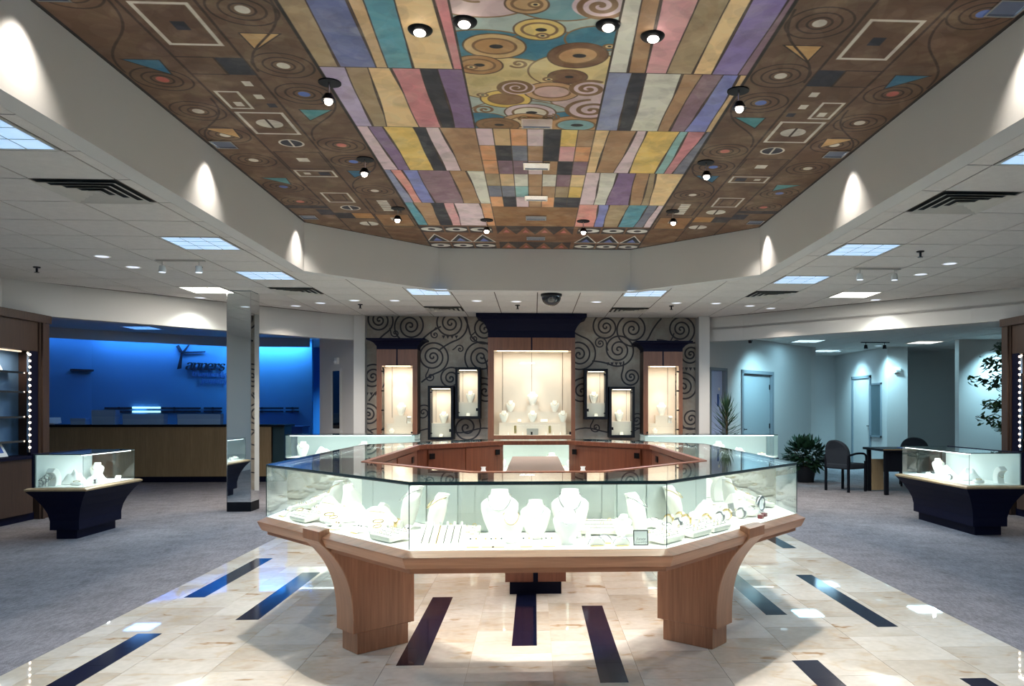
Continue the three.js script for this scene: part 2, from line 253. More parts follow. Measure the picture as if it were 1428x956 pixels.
  // end border
  poly([[-1.385, 9.34], [1.405, 9.34], [1.405, D1], [-1.385, D1]], 'rgb(120,80,54)');
  for (const [da, db] of [[9.34, 9.78], [10.22, D1]]) for (let i = 0; i < 4; i++) { const x = -.46 + .94 * i / 4, w = .235, e = (db - da) * .1; poly([[x, da], [x + w, da], [x + w, db], [x, db]], 'rgb(54,44,42)', null); poly([[x, db], [x + w, db], [x + w / 2, da + e]], 'rgb(136,84,56)', null); poly([[x + w * .33, db - .1], [x + w * .67, db - .1], [x + w / 2, db - .24]], 'rgb(206,110,108)', null); }
  for (const sx of [-1, 1]) for (let i = 0; i < 3; i++) {
    const x = sx * (.66 + i * .3) + .01;
    for (const d of [9.55, 10.48]) { c.fillStyle = 'rgb(60,50,48)'; c.fillRect(px(x - .14), py(d + .16), .28 * s, .32 * s); ring(x, d, .13, .1, 'rgb(222,218,210)', null); ring(x, d, .045, .05, dk, null); }
    poly([[x - .14, 10.24], [x + .14, 10.24], [x, 9.82]], 'rgb(44,42,46)', 'rgb(222,218,210)', 4); poly([[x - .06, 10.2], [x + .06, 10.2], [x, 10.02]], 'rgb(104,118,186)', null);
  }
  // brown side borders: rings, framed squares, split discs, small triangles
  const ln = 'rgb(52,34,26)', wh = 'rgb(216,208,196)';
  for (const sx of [-1, 1]) {
    const b = x => sx < 0 ? -x : x + .02;
    poly([[b(1.385), D0], [b(1.385), D1], [b(1.385), D0]], null, 'rgb(34,26,26)', 5); poly([[b(1.82), D0], [b(1.82), D1]], null, ln, 4); poly([[b(2.24), D0], [b(2.24), D1]], null, ln, 4);
    const dots = [wh, 'rgb(86,110,186)', 'rgb(206,106,96)', wh, 'rgb(96,120,196)', wh, 'rgb(204,100,90)', wh, wh, 'rgb(90,110,190)'];
    const col = (x, list) => list.forEach(([d, k, tri], i) => { for (const q of [.19, .125, .07]) ring(b(x), d, q, q * .95, null, ln, 3); ring(b(x), d, .042, .045, dots[k], null); if (tri) poly([[b(x + .12), tri[0]], [b(x - .12), tri[0]], [b(x - .1 * (i % 2 ? 1 : -1)), tri[0] + .22]], tri[1], 'rgb(40,30,28)', 2); });
    const tl = 'rgb(70,138,146)', tb = 'rgb(44,106,142)', tn = 'rgb(206,160,104)';
    col(1.6, [[4.35, 0, [4.62, tn]], [5.05, 3], [5.5, 1, [5.78, tl]], [6.55, 2], [6.98, 4, [7.24, tb]], [7.9, 5], [3.5, 2, [3.8, tl]], [2.8, 0]]);
    col(2.47, [[4.2, 4], [5.3, 6, [5.0, tb]], [5.85, 3], [6.35, 7, [6.2, tn]], [6.98, 8], [7.8, 9, [7.5, tl]], [8.35, 6], [3.4, 1, [3.7, tn]], [2.6, 2]]);
    // wavy dividing lines
    for (const [x, d] of [[1.6, 4.7], [2.47, 4.75], [1.6, 6.0], [2.47, 6.1], [1.6, 7.4]]) { c.beginPath(); c.moveTo(px(b(x - .19)), py(d - .5)); c.bezierCurveTo(px(b(x - .19)), py(d), px(b(x + .19)), py(d), px(b(x + .19)), py(d + .45)); c.strokeStyle = ln; c.lineWidth = 3.5; c.stroke(); }
    const sq = (x0, x1, d0, d1, fill, line, lw) => poly([[b(x0), d0], [b(x1), d0], [b(x1), d1], [b(x0), d1]], fill, line, lw);
    const split = (x, d, r, fill, line) => { ring(b(x), d, r, r * .9, fill, line, 4); poly([[b(x), d - r], [b(x), d + r]], null, fill === wh ? ln : wh, 4); };
    sq(1.88, 2.18, 4.3, 4.78, null, wh, 6); sq(1.98, 2.06, 4.5, 4.6, 'rgb(34,36,50)', null);
    sq(1.82, 2.0, 4.95, 5.2, 'rgb(34,36,50)', null); sq(2.0, 2.24, 4.95, 5.2, null, ln, 3); sq(1.9, 1.96, 5.3, 5.38, wh, null);
    sq(2.05, 2.2, 5.48, 5.78, null, wh, 5); sq(2.09, 2.15, 5.66, 5.74, wh, null); sq(1.9, 1.96, 5.52, 5.6, wh, null); sq(1.86, 1.92, 5.68, 5.75, 'rgb(34,36,50)', null);
    sq(1.87, 2.2, 5.86, 6.3, null, wh, 6); split(2.03, 6.08, .1, wh, null); split(2.0, 6.52, .095, 'rgb(34,36,50)', wh);
    sq(1.84, 2.22, 6.74, 7.2, null, ln, 3); sq(1.98, 2.08, 6.9, 7.0, wh, null); sq(1.86, 2.2, 7.26, 7.44, null, wh, 5); sq(1.9, 2.0, 7.3, 7.4, 'rgb(34,36,50)', null); sq(2.08, 2.14, 7.32, 7.38, wh, null);
    sq(1.9, 2.16, 8.0, 8.35, null, wh, 5); sq(1.96, 2.1, 8.06, 8.28, null, ln, 3); split(2.0, 8.58, .1, sx < 0 ? 'rgb(34,36,50)' : wh, wh); sq(1.82, 2.05, 8.8, 9.05, 'rgb(170,118,66)', ln, 3); sq(2.05, 2.24, 8.8, 9.05, 'rgb(40,38,44)', null); split(1.95, 9.3, .11, wh, null);
    sq(1.48, 1.76, 8.2, 8.75, null, ln, 4); for (let i = 0; i < 6; i++) sq(1.55, 1.66, 8.26 + i * .075, 8.32 + i * .075, wh, null);
    sq(1.42, 1.8, 8.85, 9.4, 'rgb(150,104,64)', ln, 3); sq(1.55, 1.65, 9.0, 9.12, wh, null); sq(1.39, 1.82, 9.45, 10.2, 'rgb(112,76,50)', ln, 3); sq(2.24, 2.72, 8.5, 8.62, 'rgb(40,36,40)', null); sq(2.24, 2.4, 8.66, 8.9, 'rgb(34,36,50)', null);
    for (const d of [2.2, 2.9, 3.5]) { sq(1.9, 2.16, d, d + .4, null, wh, 5); split(2.03, d + .2, .09, wh, null); }
  }
  poly(octo, null, 'rgb(26,22,26)', 12);
  // brushy mottling of the paint itself
  for (let i = 0; i < 9000; i++) { const x = rnd() * W, y = rnd() * Hh, a = rnd() < .5; c.globalAlpha = .02 + .03 * rnd(); c.fillStyle = a ? '#fff4e0' : '#2a1c14'; c.beginPath(); c.ellipse(x, y, rr(4, 26), rr(4, 40), rr(0, 3), 0, 7); c.fill(); }
  c.globalAlpha = 1;
  const t = new THREE.CanvasTexture(cv); t.colorSpace = THREE.SRGBColorSpace; t.wrapS = t.wrapT = THREE.ClampToEdgeWrapping; return t;
}
{
  const s = new THREE.Shape(offset(octo, .0).map(p => new THREE.Vector2(p[0], p[1])));
  const g = new THREE.ExtrudeGeometry(s, { depth: .02, bevelEnabled: false }).rotateX(-Math.PI / 2).translate(0, MH, 0);
  const p = g.attributes.position, uv = g.attributes.uv;
  for (let i = 0; i < p.count; i++) uv.setXY(i, (p.getX(i) - X0) / (X1 - X0), (-p.getZ(i) - D0) / (D1 - D0));
  const m = new THREE.Mesh(g, std({ map: muralCanvas(), roughness: .7 })); m.name = 'ceiling_mural'; m.castShadow = m.receiveShadow = true;
  m.userData = { label: 'painted ceiling mural of coloured stripes, checks and curls in a brown border', category: 'mural' }; scene.add(m);
}

// ------------------------------------------------------------------ the room: floor
const header = [[-3.05, 13.72], [-3.6, 13.3], [-4.35, 12.5], [-5.0, 11.8], [-5.6, 11.15], [-6.1, 10.6], [-6.58, 9.95]];
const mir = list => list.map(([x, d]) => [-x, d]);
const ROOM = [[-6.6, -3], [6.6, -3], ...mir(header).reverse(), [3.05, 13.95], [-3.05, 13.95], ...header];
const marbleOut = [[-1.4, 1.5], [1.42, 1.5], [2.82, 2.9], [2.82, 9.2], [1.42, 10.6], [-1.4, 10.6], [-2.8, 9.2], [-2.8, 2.9]];
const floor = structure('floor');
part('slab', bx(-12, 12, -.14, -.03, -3.2, 21.5), M.grout, floor);
part('carpet', prism(rect(-12, 12, -3.2, 21.5), -.03, 0, [marbleOut]), M.carpet, floor, 'grey loop pile carpet');
part('mortar_bed', prism(marbleOut, -.03, -.0035), M.grout, floor);
const bars = [[-2.603, -2.45, 5.91, 7.43], [-1.985, -1.832, 5.265, 6.77], [-2.47, -2.32, 3.46, 4.975], [-.755, -.605, 4.285, 5.835], [-.134, .016, 4.61, 6.13], [.336, .484, 3.968, 5.53], [1.575, 1.722, 5.22, 6.74], [2.203, 2.342, 4.9, 6.475], [2.5, 2.64, 7.715, 9.0], [1.432, 1.58, 2.76, 4.272], [2.208, 2.35, 2.43, 3.946]];
{
  const tw = .457, td = .457; let k = 0;
  for (let i = -7; i < 7; i++) for (let j = 0; j < 21; j++) {
    const x0 = i * tw + .1, dd = 1.5 + j * td - (i & 1 ? td / 2 : 0);
    let pieces = [clipIn(rect(x0 + .0012, x0 + tw - .0012, dd + .0012, dd + td - .0012), offset(marbleOut, -.002))].filter(Boolean);
    for (const b of bars) pieces = pieces.flatMap(p => cutOut(p, rect(b[0], b[1], b[2], b[3])));
    if (!pieces.length) continue;
    const ox = rnd() * 3, oy = rnd() * 3;
    part('floor_tile', pieces.map(p => metric(prism(p, -.012, 0), ox, oy)), marbles[k++ % 3], floor);
  }
  for (const [a, b, c, e] of bars) { const n = Math.max(1, Math.round((e - c) / .305)), q = (e - c) / n; for (let i = 0; i < n; i++) part('black_floor_tile', bx(a + .001, b - .001, -.012, 0, c + i * q + .0008, c + (i + 1) * q - .0008), M.black, floor); }
}

// ------------------------------------------------------------------ the room: ceiling with tiles
const GX = -2.955, GP = .6, GD = 5.035, GQ = .612;
const cell = (i, j) => [GX + i * GP, GX + (i + 1) * GP, GD + j * GQ, GD + (j + 1) * GQ];
const cellAt = (x, d) => [Math.floor((x - GX) / GP), Math.floor((d - GD) / GQ)];
const troffers = [[-3.25, 4.7], [-3.25, 7.8], [-3.25, 9.65], [-1.45, 10.85], [1.55, 10.85], [3.35, 9.65], [3.35, 7.8], [3.35, 4.7], [-3.25, 2.0], [3.35, 2.0], [-3.25, -1], [3.35, -1], [0, -1]];
const warmPanels = [[-4.5, 10.87], [4.55, 10.87]];
const vents = [[-3.25, 5.9], [3.35, 5.9], [-3.25, 10.85], [3.35, 10.85], [-1.45, 12.7], [1.55, 12.7]];
const taken = new Set([...troffers, ...warmPanels, ...vents].map(p => cellAt(...p).join()));
const ceiling = structure('ceiling');
const lipOut = offset(octo, .15);
part('ceiling_grid', prism(ROOM, CH + .006, CH + .05, [offset(octo, .1)]), M.grid, ceiling);
part('drywall_margin', prism(lipOut, CH, CH + .04, [offset(octo, .12)]), M.paint, ceiling);
{
  const far = [], g = .0075, inRoom = [[-6.6, -3], [6.6, -3], [6.58, 9.95], [3.05, 13.72], [-3.05, 13.72], [-6.58, 9.95]];
  for (let i = -7; i < 17; i++) for (let j = -14; j < 15; j++) {
    if (taken.has(`${i},${j}`)) continue;
    const [a, b, c, e] = cell(i, j);
    let p = clipIn(rect(a + g, b - g, c + g, e - g), ROOM.length ? inRoom : []);
    if (!p) continue;
    const pieces = cutOut(p, offset(lipOut, .004)); if (!pieces.length) continue;
    const geo = pieces.map(q => prism(q, CH, CH + .012));
    if (e < 3.2) far.push(...geo); else part('ceiling_tile', geo, M.tile, ceiling);
  }
  const s = part('ceiling_tiles_behind_view', far, M.tile, ceiling); s.userData.kind = 'stuff';
  // walls of the raised part
  part('recess_wall', prism(offset(octo, .12), CH, MH + .02, [octo]), M.paint, ceiling, 'plain grey plaster side of the raised ceiling');
  part('roof_slab', bx(-12, 12, 3.9, 4.0, -3.2, 21.5), M.paint, ceiling);
}
// rear ceilings, lower
{
  const hl = [...header].reverse();
  const c2 = structure('ceiling_rear');
  part('ceiling_panel_field', prism([[-12, 8], [-6.6, 8], ...hl, [-3.05, 21.4], [-12, 21.4]], LOWL, LOWL + .04), M.paint, c2);
  { const conv = [[3.2, 14.1], [6.6, 10.4], [10.5, 10.4], [10.5, 20], [3.2, 20]]; for (let i = 0; i < 13; i++) for (let j = 0; j < 16; j++) { const q = clipIn(rect(3 + i * .61 + .006, 3.6 + i * .61, 10.4 + j * .61 + .006, 11 + j * .61), conv); if (q) part('ceiling_tile', prism(q, LOWR - .005, LOWR - .001), M.tile, c2); } }
  part('ceiling_panel_field', prism([[12, 8], [6.6, 8], ...mir(hl), [3.05, 21.4], [12, 21.4]].reverse(), LOWR, LOWR + .04), M.paint, c2);
}

// ------------------------------------------------------------------ the room: walls
const wallRun = (pts, t, y0, y1) => {                     // a wall of thickness t along an open run of plan points
  const nrm = (a, b) => { const l = Math.hypot(b[0] - a[0], b[1] - a[1]); return [(b[1] - a[1]) / l * t, -(b[0] - a[0]) / l * t]; };
  const back = pts.map((p, i) => { const q = nrm(pts[Math.max(0, i - 1)], pts[Math.min(pts.length - 1, i + 1)]); return [p[0] + q[0], p[1] + q[1]]; });
  const o = [...pts, ...back.reverse()]; return prism(area(o) < 0 ? o.reverse() : o, y0, y1);
};
structMesh('wall_header_left', wallRun([...header].reverse(), -.16, HB, 3.9), M.paint);
structMesh('wall_header_right', wallRun(mir(header).reverse(), .16, HB, 3.9), M.paint);
structMesh('wall_left', bx(-6.75, -6.58, 0, 3.9, -3.2, 9.97), M.paint);
structMesh('wall_right', bx(6.58, 6.75, 0, 3.9, -3.2, 9.97), M.paint);
structMesh('wall_front', bx(-6.75, 6.75, 0, 3.9, -3.2, -3), M.paint);
// back wall with painted curls
function curlCanvas() {
  const W = 2048, Hh = 1060, cv = document.createElement('canvas'); cv.width = W; cv.height = Hh; const c = cv.getContext('2d');
  const wx0 = -3.0, wx1 = 3.0, s = W / (wx1 - wx0), py = h => (3.06 - h) * s, px = x => (x - wx0) * s;
  c.fillStyle = 'rgb(166,153,140)'; c.fillRect(0, 0, W, Hh);
  for (let i = 0; i < 5000; i++) { c.globalAlpha = .03; c.fillStyle = rnd() < .5 ? '#ffffff' : '#30281f'; c.beginPath(); c.ellipse(rnd() * W, rnd() * Hh, rr(5, 40), rr(5, 40), 0, 0, 7); c.fill(); }
  c.globalAlpha = 1; const ink = 'rgb(62,58,62)'; c.strokeStyle = ink; c.lineCap = c.lineJoin = 'round';
  // [photo x, photo y, radius px, turns, start, direction, tail]
  const S = [[529, 446, 20, 3, 1, 1], [572, 454, 25, 3.2, 2, -1], [628, 450, 25, 3.2, 0, 1], [676, 458, 22, 3, 3, 1], [603, 497, 23, 3.2, 0, 1], [671, 497, 24, 3, 2.5, -1], [520, 525, 20, 3, 1, 1], [514, 578, 18, 3, 2, -1], [628, 527, 19, 2.8, 3, 1], [551, 464, 6, 1.5, 0, 1], [600, 525, 7, 1.6, 0, 1], [641, 486, 6, 1.4, 0, -1], [661, 471, 6, 1.5, 1, 1], [606, 466, 6, 1.5, 1, 1], [846, 454, 20, 2.8, 0, 1], [884, 457, 26, 3.1, 1, -1], [953, 457, 22, 3, 2, 1], [838, 477, 9, 2, 0, 1], [864, 486, 24, 3, 2, 1], [808, 493, 25, 3.2, 0, -1], [882, 524, 14, 2.4, 1, 1], [967, 492, 16, 2.6, 1, 1], [957, 539, 21, 2.8, 3, -1], [968, 584, 16, 2.4, 0, 1], [946, 476, 8, 1.6, 0, 1], [650, 596, 20, 2.2, 1, -1], [832, 596, 8, 1.6, 0, 1], [890, 586, 12, 2.2, 0, 1], [812, 545, 18, 2.4, 2, 1], [676, 545, 18, 2.4, 1, -1], [590, 575, 12, 2, 0, 1], [700, 520, 20, 2.5, 0, 1], [780, 520, 20, 2.5, 0, 1], [560, 540, 20, 2.5, 0, 1], [930, 540, 20, 2.5, 0, 1]];
  for (const [x, y, r, t, a0, q] of S) {
    const X = (x - 745) / 79.5, h = 1.4 + (570 - y) / 79.5, R = r / 79.5; c.lineWidth = r > 12 ? 9.5 : 7; c.beginPath();
    for (let i = 0; i <= 120; i++) { const e = i / 120, an = a0 + q * e * t * Math.PI * 2, rad = (.05 + .95 * e ** 1.15) * R * s; const xx = px(X) + rad * Math.cos(an), yy = py(h) + rad * Math.sin(an); i ? c.lineTo(xx, yy) : c.moveTo(xx, yy); }
    const an = a0 + q * t * Math.PI * 2, e = .55; c.quadraticCurveTo(px(X) + R * s * (1.02 * Math.cos(an) - q * Math.sin(an) * e), py(h) + R * s * (1.02 * Math.sin(an) + q * Math.cos(an) * e), px(X) + R * s * (1.25 * Math.cos(an) - q * Math.sin(an) * 1.1), py(h) + R * s * (1.25 * Math.sin(an) + q * Math.cos(an) * 1.1)); c.stroke();
  }
  c.fillStyle = ink; for (const [x, y] of [[626, 467], [857, 504], [520, 547], [963, 511]]) for (let k = 0; k < 4; k++) { const X = px((x - 745) / 79.5 - .13 + k * .075), Y = py(1.4 + (570 - y) / 79.5); c.beginPath(); c.moveTo(X, Y); c.lineTo(X + .06 * s, Y); c.lineTo(X + .03 * s, Y + .06 * s); c.fill(); }
  c.lineWidth = 8; for (const y of [600, 618, 636, 655]) { c.beginPath(); for (let i = 0; i <= 60; i++) { const x = -2.9 + i * .1, yy = py(1.4 + (570 - y) / 79.5) + Math.sin(i * .7 + y) * 14; i ? c.lineTo(px(x), yy) : c.moveTo(px(x), yy); } c.stroke(); }
  const t = new THREE.CanvasTexture(cv); t.colorSpace = THREE.SRGBColorSpace; return t;
}
{
  const g = new THREE.BoxGeometry(5.9, 3.9, .14).translate(0, 1.95, -13.87), p = g.attributes.position, uv = g.attributes.uv;
  for (let i = 0; i < p.count; i++) uv.setXY(i, (p.getX(i) + 3) / 6, (p.getY(i) - (3.06 - 1060 / (2048 / 6))) / (1060 / (2048 / 6)));
  const t = curlCanvas(); t.wrapS = t.wrapT = THREE.RepeatWrapping;
  structMesh('wall_back', g, std({ map: t, roughness: .85 })).userData.label = 'taupe back wall painted with dark curls';
  structMesh('trim_1', bx(-3.12, -2.93, 0, 3.9, 13.62, 14.0), M.paint); structMesh('trim_2', bx(2.88, 3.07, 0, 3.9, 13.5, 14.0), M.paint);
}
// left rear: pale wall with a slot window, blue wall
structMesh('wall_left_pale', wallRun([[-3.1, 13.95], [-4.06, 14.95]], .12, 0, LOWL), M.paint);
{
  const w = structure('window_1'); w.position.set(-3.62, 0, -14.49); w.rotation.y = -Math.atan2(1.25, 1.2); // on the pale wall
  part('window_frame', [bx(-.17, .17, 2.1, 2.14, -.03, 0), bx(-.17, .17, 1.0, 1.04, -.03, 0), bx(-.17, -.135, 1.04, 2.1, -.03, 0), bx(.135, .17, 1.04, 2.1, -.03, 0)], M.paint, w);
  part('pane', bx(-.135, .135, 1.04, 2.1, -.016, 0), phys({ color: 0x0a1828, roughness: .05, clearcoat: 1 }), w);
  part('window_sill', bx(-.2, .2, .96, 1.0, -.06, 0), M.paint, w);
}
const blueLine = [[-12, 14.3], [-9.9, 16.2], [-9.23, 16.85], [-7.1, 18.4], [-5.28, 18.5]];
for (let i = 0; i < 4; i++) {                             // straight pieces, and the soffit before each with a blue strip lamp behind it
  const a = blueLine[i], b = blueLine[i + 1], l = Math.hypot(b[0] - a[0], b[1] - a[1]), th = Math.atan2(b[1] - a[1], b[0] - a[0]);
  const w = structure(['wall_blue_far', 'wall_blue_shaded', 'wall_blue_sign', 'wall_blue_end'][i]); w.position.set(a[0], 0, -a[1]); w.rotation.y = th;
  part('wall_surface', bx(i ? -.1 : 0, l + (i < 3 ? .12 : 0), 0, LOWL, .35, .47), M.blueLitWall, w);
  part('soffit', bx(-.02, l + .02, 2.85, LOWL, 0, .05), M.paint, w);
  const m = [(a[0] + b[0]) / 2 - Math.sin(th) * .12, (a[1] + b[1]) / 2 + Math.cos(th) * .12], o = thing('cove_lamp', ['blue strip lamp hidden over the far blue wall', 'blue strip lamp hidden over the shaded blue wall', 'blue strip lamp hidden over the lettered blue wall', 'blue strip lamp hidden over the end of the blue wall'][i], 'lamp', null, m[0], 2.97, m[1], th);
  part('light_tube', bx(-l / 2 + .06, l / 2 - .06, 0, .03, -.02, .02), M.lensBlue, o); part('lamp_base', bx(-l / 2 + .05, l / 2 - .05, .03, .09, -.03, .03), M.white, o);
  const q = new THREE.RectAreaLight(i === 3 ? rgb(.16, .62, 1) : rgb(.12, .46, .92), LV.cove * [.5, .35, 1, 2.6][i], l - .1, .08); q.position.set(m[0], 2.96, -m[1]); q.lookAt(m[0] - Math.sin(th) * .3, 1.9, -(m[1] + Math.cos(th) * .3)); scene.add(q);
}
structMesh('wall_rear_left', bx(-12, -3.0, 0, LOWL, 21.3, 21.4), M.blueLitWall);
structMesh('wall_far_left', bx(-12.1, -12, 0, LOWL, 8, 21.4), M.paint);
structMesh('wall_left_return', bx(-12, -6.58, 0, LOWL, 9.0, 9.1), M.paint);
structMesh('wall_rear_middle', bx(-3.15, 3.1, 0, 3.9, 21.3, 21.4), M.paint);
// right rear: wall with doors, passage, niche
const wallA = [[3.0, 13.95], [6.24, 17.3]];
const dirA = Math.atan2(17.3 - 13.95, 6.24 - 3.0), lenA = Math.hypot(3.24, 3.35);
const wa = structure('wall_right_pale'); wa.position.set(3.0, 0, -13.95); wa.rotation.y = dirA;   // local x runs along the wall
part('wall_surface', [bx(0, .1, 0, LOWR, 0, .12), bx(.1, .3, 0, LOWR, 0, .12), bx(.3, .92, 2.17, LOWR, 0, .12), bx(.92, 1.48, 0, LOWR, 0, .12), bx(1.48, 2.82, 2.17, LOWR, 0, .12), bx(2.82, lenA, 0, LOWR, 0, .12)], M.paint, wa);
part('baseboard', [bx(.92, 1.48, 0, .1, -.015, 0), bx(2.82, lenA, 0, .1, -.015, 0)], M.dark, wa);
function doorAt(name, x, y, d, turn, w, h, hingeRight) {
  const o = structure(name); o.position.set(x, y, -d); o.rotation.y = turn;
  part('door_frame', [rbx(-w / 2 - .07, -w / 2, 0, h + .07, -.03, .12), rbx(w / 2, w / 2 + .07, 0, h + .07, -.03, .12), rbx(-w / 2 - .07, w / 2 + .07, h, h + .07, -.03, .12)], M.frame, o);
  const leaf = part('door_leaf', rbx(-w / 2 + .004, w / 2 - .004, .008, h - .004, .03, .075), M.door, o);
  const s = hingeRight ? 1 : -1;
  for (const y of [.25, 1.05, 1.85]) part('hinge', bx(s * (w / 2 - .03) - .012, s * (w / 2 - .03) + .012, y - .05, y + .05, .015, .032), M.blackMetal, leaf);
  part('door_handle', [cyl(.028, .028, .02, 0, 0, 0).rotateX(Math.PI / 2).translate(-s * (w / 2 - .07), 1, -.02), bx(-s * (w / 2 - .07) - .06, -s * (w / 2 - .07) + .06, .99, 1.01, -.03, -.015)], M.blackMetal, leaf);
  return o;
}
const onA = t => [3.0 + Math.cos(dirA) * t, 13.95 + Math.sin(dirA) * t];
{ const p = onA(2.15); doorAt('door_1', p[0], 0, p[1], dirA, 1.2, 2.1, true); }
{ // lit opening at the near end of that wall
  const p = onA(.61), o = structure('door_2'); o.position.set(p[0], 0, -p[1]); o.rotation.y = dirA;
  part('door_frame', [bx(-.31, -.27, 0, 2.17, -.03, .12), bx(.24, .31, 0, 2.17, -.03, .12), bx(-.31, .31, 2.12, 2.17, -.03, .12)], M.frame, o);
  part('door_leaf', bx(-.27, .24, .01, 2.12, .05, .09), std({ color: 0xb8c6e8, roughness: .5 }), o); part('push_plate', bx(.06, .11, 1.45, 1.68, .035, .05), std({ color: 0x35589c, roughness: .4 }), o); part('bracket', bx(.1, .13, 1.75, 1.8, .03, .05), M.white, o);  // pale panel fills the opening; its blue-white light is put into the colour
}
structMesh('wall_passage_left', bx(6.24, 6.36, 0, LOWR, 17.32, 20.2), M.paint);
structMesh('wall_passage_end', bx(6.2, 8.0, 0, LOWR, 20.1, 20.22), M.paint);
structMesh('wall_passage_right', bx(7.9, 8.02, 0, LOWR, 17.2, 20.2), M.paint);
structMesh('wall_pier', bx(7.9, 8.37, 0, LOWR, 17.08, 17.2), M.paint);
structMesh('wall_niche_side', bx(8.25, 8.37, 0, LOWR, 17.2, 18.6), M.paint);
structMesh('wall_niche_back', bx(8.37, 12, 0, LOWR, 18.5, 18.62), M.paint);
structMesh('wall_right_rear', bx(8.5, 12, 0, LOWR, 15.2, 15.35), M.paint);
structMesh('wall_far_right', bx(12, 12.1, 0, LOWR, 8, 21.4), M.paint);
structMesh('wall_right_return', bx(6.58, 12, 0, LOWR, 9.0, 9.1), M.paint);
structMesh('trim_3', bx(8.37, 8.41, 0, 2.2, 18.0, 18.5), M.frame);
structMesh('baseboard_passage', bx(6.36, 7.9, 0, .1, 20.08, 20.1), M.dark);
doorAt('door_3', 7.9, 0, 18.45, -Math.PI / 2, .95, 2.13, false);
doorAt('door_4', 6.75, 0, 20.1, 0, .6, 2.1, true);
{ const w = structure('window_2'); w.position.set(7.9, 0, -17.6); w.rotation.y = -Math.PI / 2;
  part('window_frame', [bx(-.3, -.26, .75, 2.0, -.03, 0), bx(.22, .26, .75, 2.0, -.03, 0), bx(-.3, .26, 1.96, 2.0, -.03, 0), bx(-.3, .26, .75, .79, -.03, 0)], M.frame, w);
  part('pane', bx(-.26, .22, .79, 1.96, -.018, -.006), phys({ color: 0x53656c, roughness: .2, clearcoat: .5 }), w); }

// ------------------------------------------------------------------ ceiling fittings
function troffer(x, d, y, lens, color, level, label, group, sw = GP, sd = GQ) {
  const o = thing('ceiling_light_panel', label, 'ceiling light', group, x, y, d);
  const w = sw / 2 - .008, h = sd / 2 - .008, t = .022;
  part('frame', [bx(-w, w, -.003, .004, -h, -h + t), bx(-w, w, -.003, .004, h - t, h), bx(-w, -w + t, -.003, .004, -h + t, h - t), bx(w - t, w, -.003, .004, -h + t, h - t)], M.ventMetal, o);
  part('lens', bx(-w + t, w - t, .0, .004, -h + t, h - t), lens, o);
  const ribs = []; for (const k of [-1, 1]) { ribs.push(bx(k * w / 3 - .004, k * w / 3 + .004, -.002, 0, -h + t, h - t), bx(-w + t, w - t, -.002, 0, k * h / 3 - .004, k * h / 3 + .004)); }
  part('rib', ribs, M.ventMetal, o);
  panelLight(sw - .08, sd - .08, color, level, x, y - .004, d); return o;
}
const cc = (x, d) => { const [i, j] = cellAt(x, d), c = cell(i, j); return [(c[0] + c[1]) / 2, (c[2] + c[3]) / 2]; };
const cool = rgb(.52, .77, 1);
for (const p of troffers) { const [x, d] = cc(...p); troffer(x, d, CH, M.lens, cool, LV.troffer, x < 0 ? 'square blue-white ceiling light panel left of the mural' : 'square blue-white ceiling light panel right of the mural', x < 0 ? 'ceiling panels left of the mural' : 'ceiling panels right of the mural'); }
for (const p of warmPanels) { const [x, d] = cc(...p); troffer(x, d, CH, M.lensWhite, rgb(1, .93, .82), LV.warmPanel, x < 0 ? 'bright white ceiling light panel beside the mirrored column' : 'bright white ceiling light panel above the side seating area'); }
troffer(-8.0, 16.3, LOWL - .006, M.lensBlue, rgb(.16, .42, 1), LV.blueRoom, 'blue-glowing ceiling panel above the blue wall counter');
troffer(5.6, 15.7, LOWR - .012, M.lensCyan, rgb(.36, .77, 1), LV.tealPanel, 'cool ceiling panel in front of the first pale door');
troffer(6.95, 18.3, LOWR - .012, M.lensCyan, rgb(.4, .74, 1), LV.tealPanel, 'cool ceiling panel inside the passage');
troffer(8.15, 15.9, LOWR - .012, M.lensWhite, rgb(.4, .82, 1), LV.tealPanel, 'white ceiling panel above the seating table');
for (const p of vents) {
  const [x, d] = cc(...p), o = thing('ceiling_vent', `square louvred air vent in the ceiling ${d < 8 ? (x < 0 ? 'beside the left edge' : 'beside the right edge') + ' of the mural' : d < 12 ? (x < 0 ? 'near the mirrored column' : 'beyond the mural, above the tall plant') : x < 0 ? 'above the left wall cabinet' : 'above the right wall cabinet'}`, 'vent', 'ceiling vents', x, CH, d);
  const q = .284; part('backing', bx(-q, q, .0, .004, -q, q), M.ventDark, o);
  for (let k = 0; k < 4; k++) { const a = q - k * .07, r = rect(-a, a, -a, a); part('louvre', sweepRing(r, [[-.05, -.003], [-.004, -.02 + k * .001], [0, -.02 + k * .001], [-.046, -.001]], false), M.ventMetal, o); }
  part('centre_plate', bx(-.04, .04, -.012, -.008, -.04, .04), M.ventMetal, o);
}
function downlight(x, d, y, label, group, bulb) {
  const o = thing('recessed_downlight', label, 'downlight', group, x, y, d);
  part('trim_ring', new THREE.TorusGeometry(.075, .012, 8, 28).rotateX(Math.PI / 2).scale(1, .6, 1), M.white, o); part('lens', cyl(.07, .07, .006, 0, -.001, 0, 28), bulb, o); return o;
}
for (const [x, d] of [[-4.58, 8.48], [-4.57, 9.1]]) downlight(x, d, CH, 'round recessed ceiling downlight over the left carpet', 'round downlights left', M.bulbSoft);
for (const [x, d] of [[4.62, 8.45], [4.64, 9.14]]) downlight(x, d, CH, 'round recessed ceiling downlight over the right carpet', 'round downlights right', M.bulbSoft);
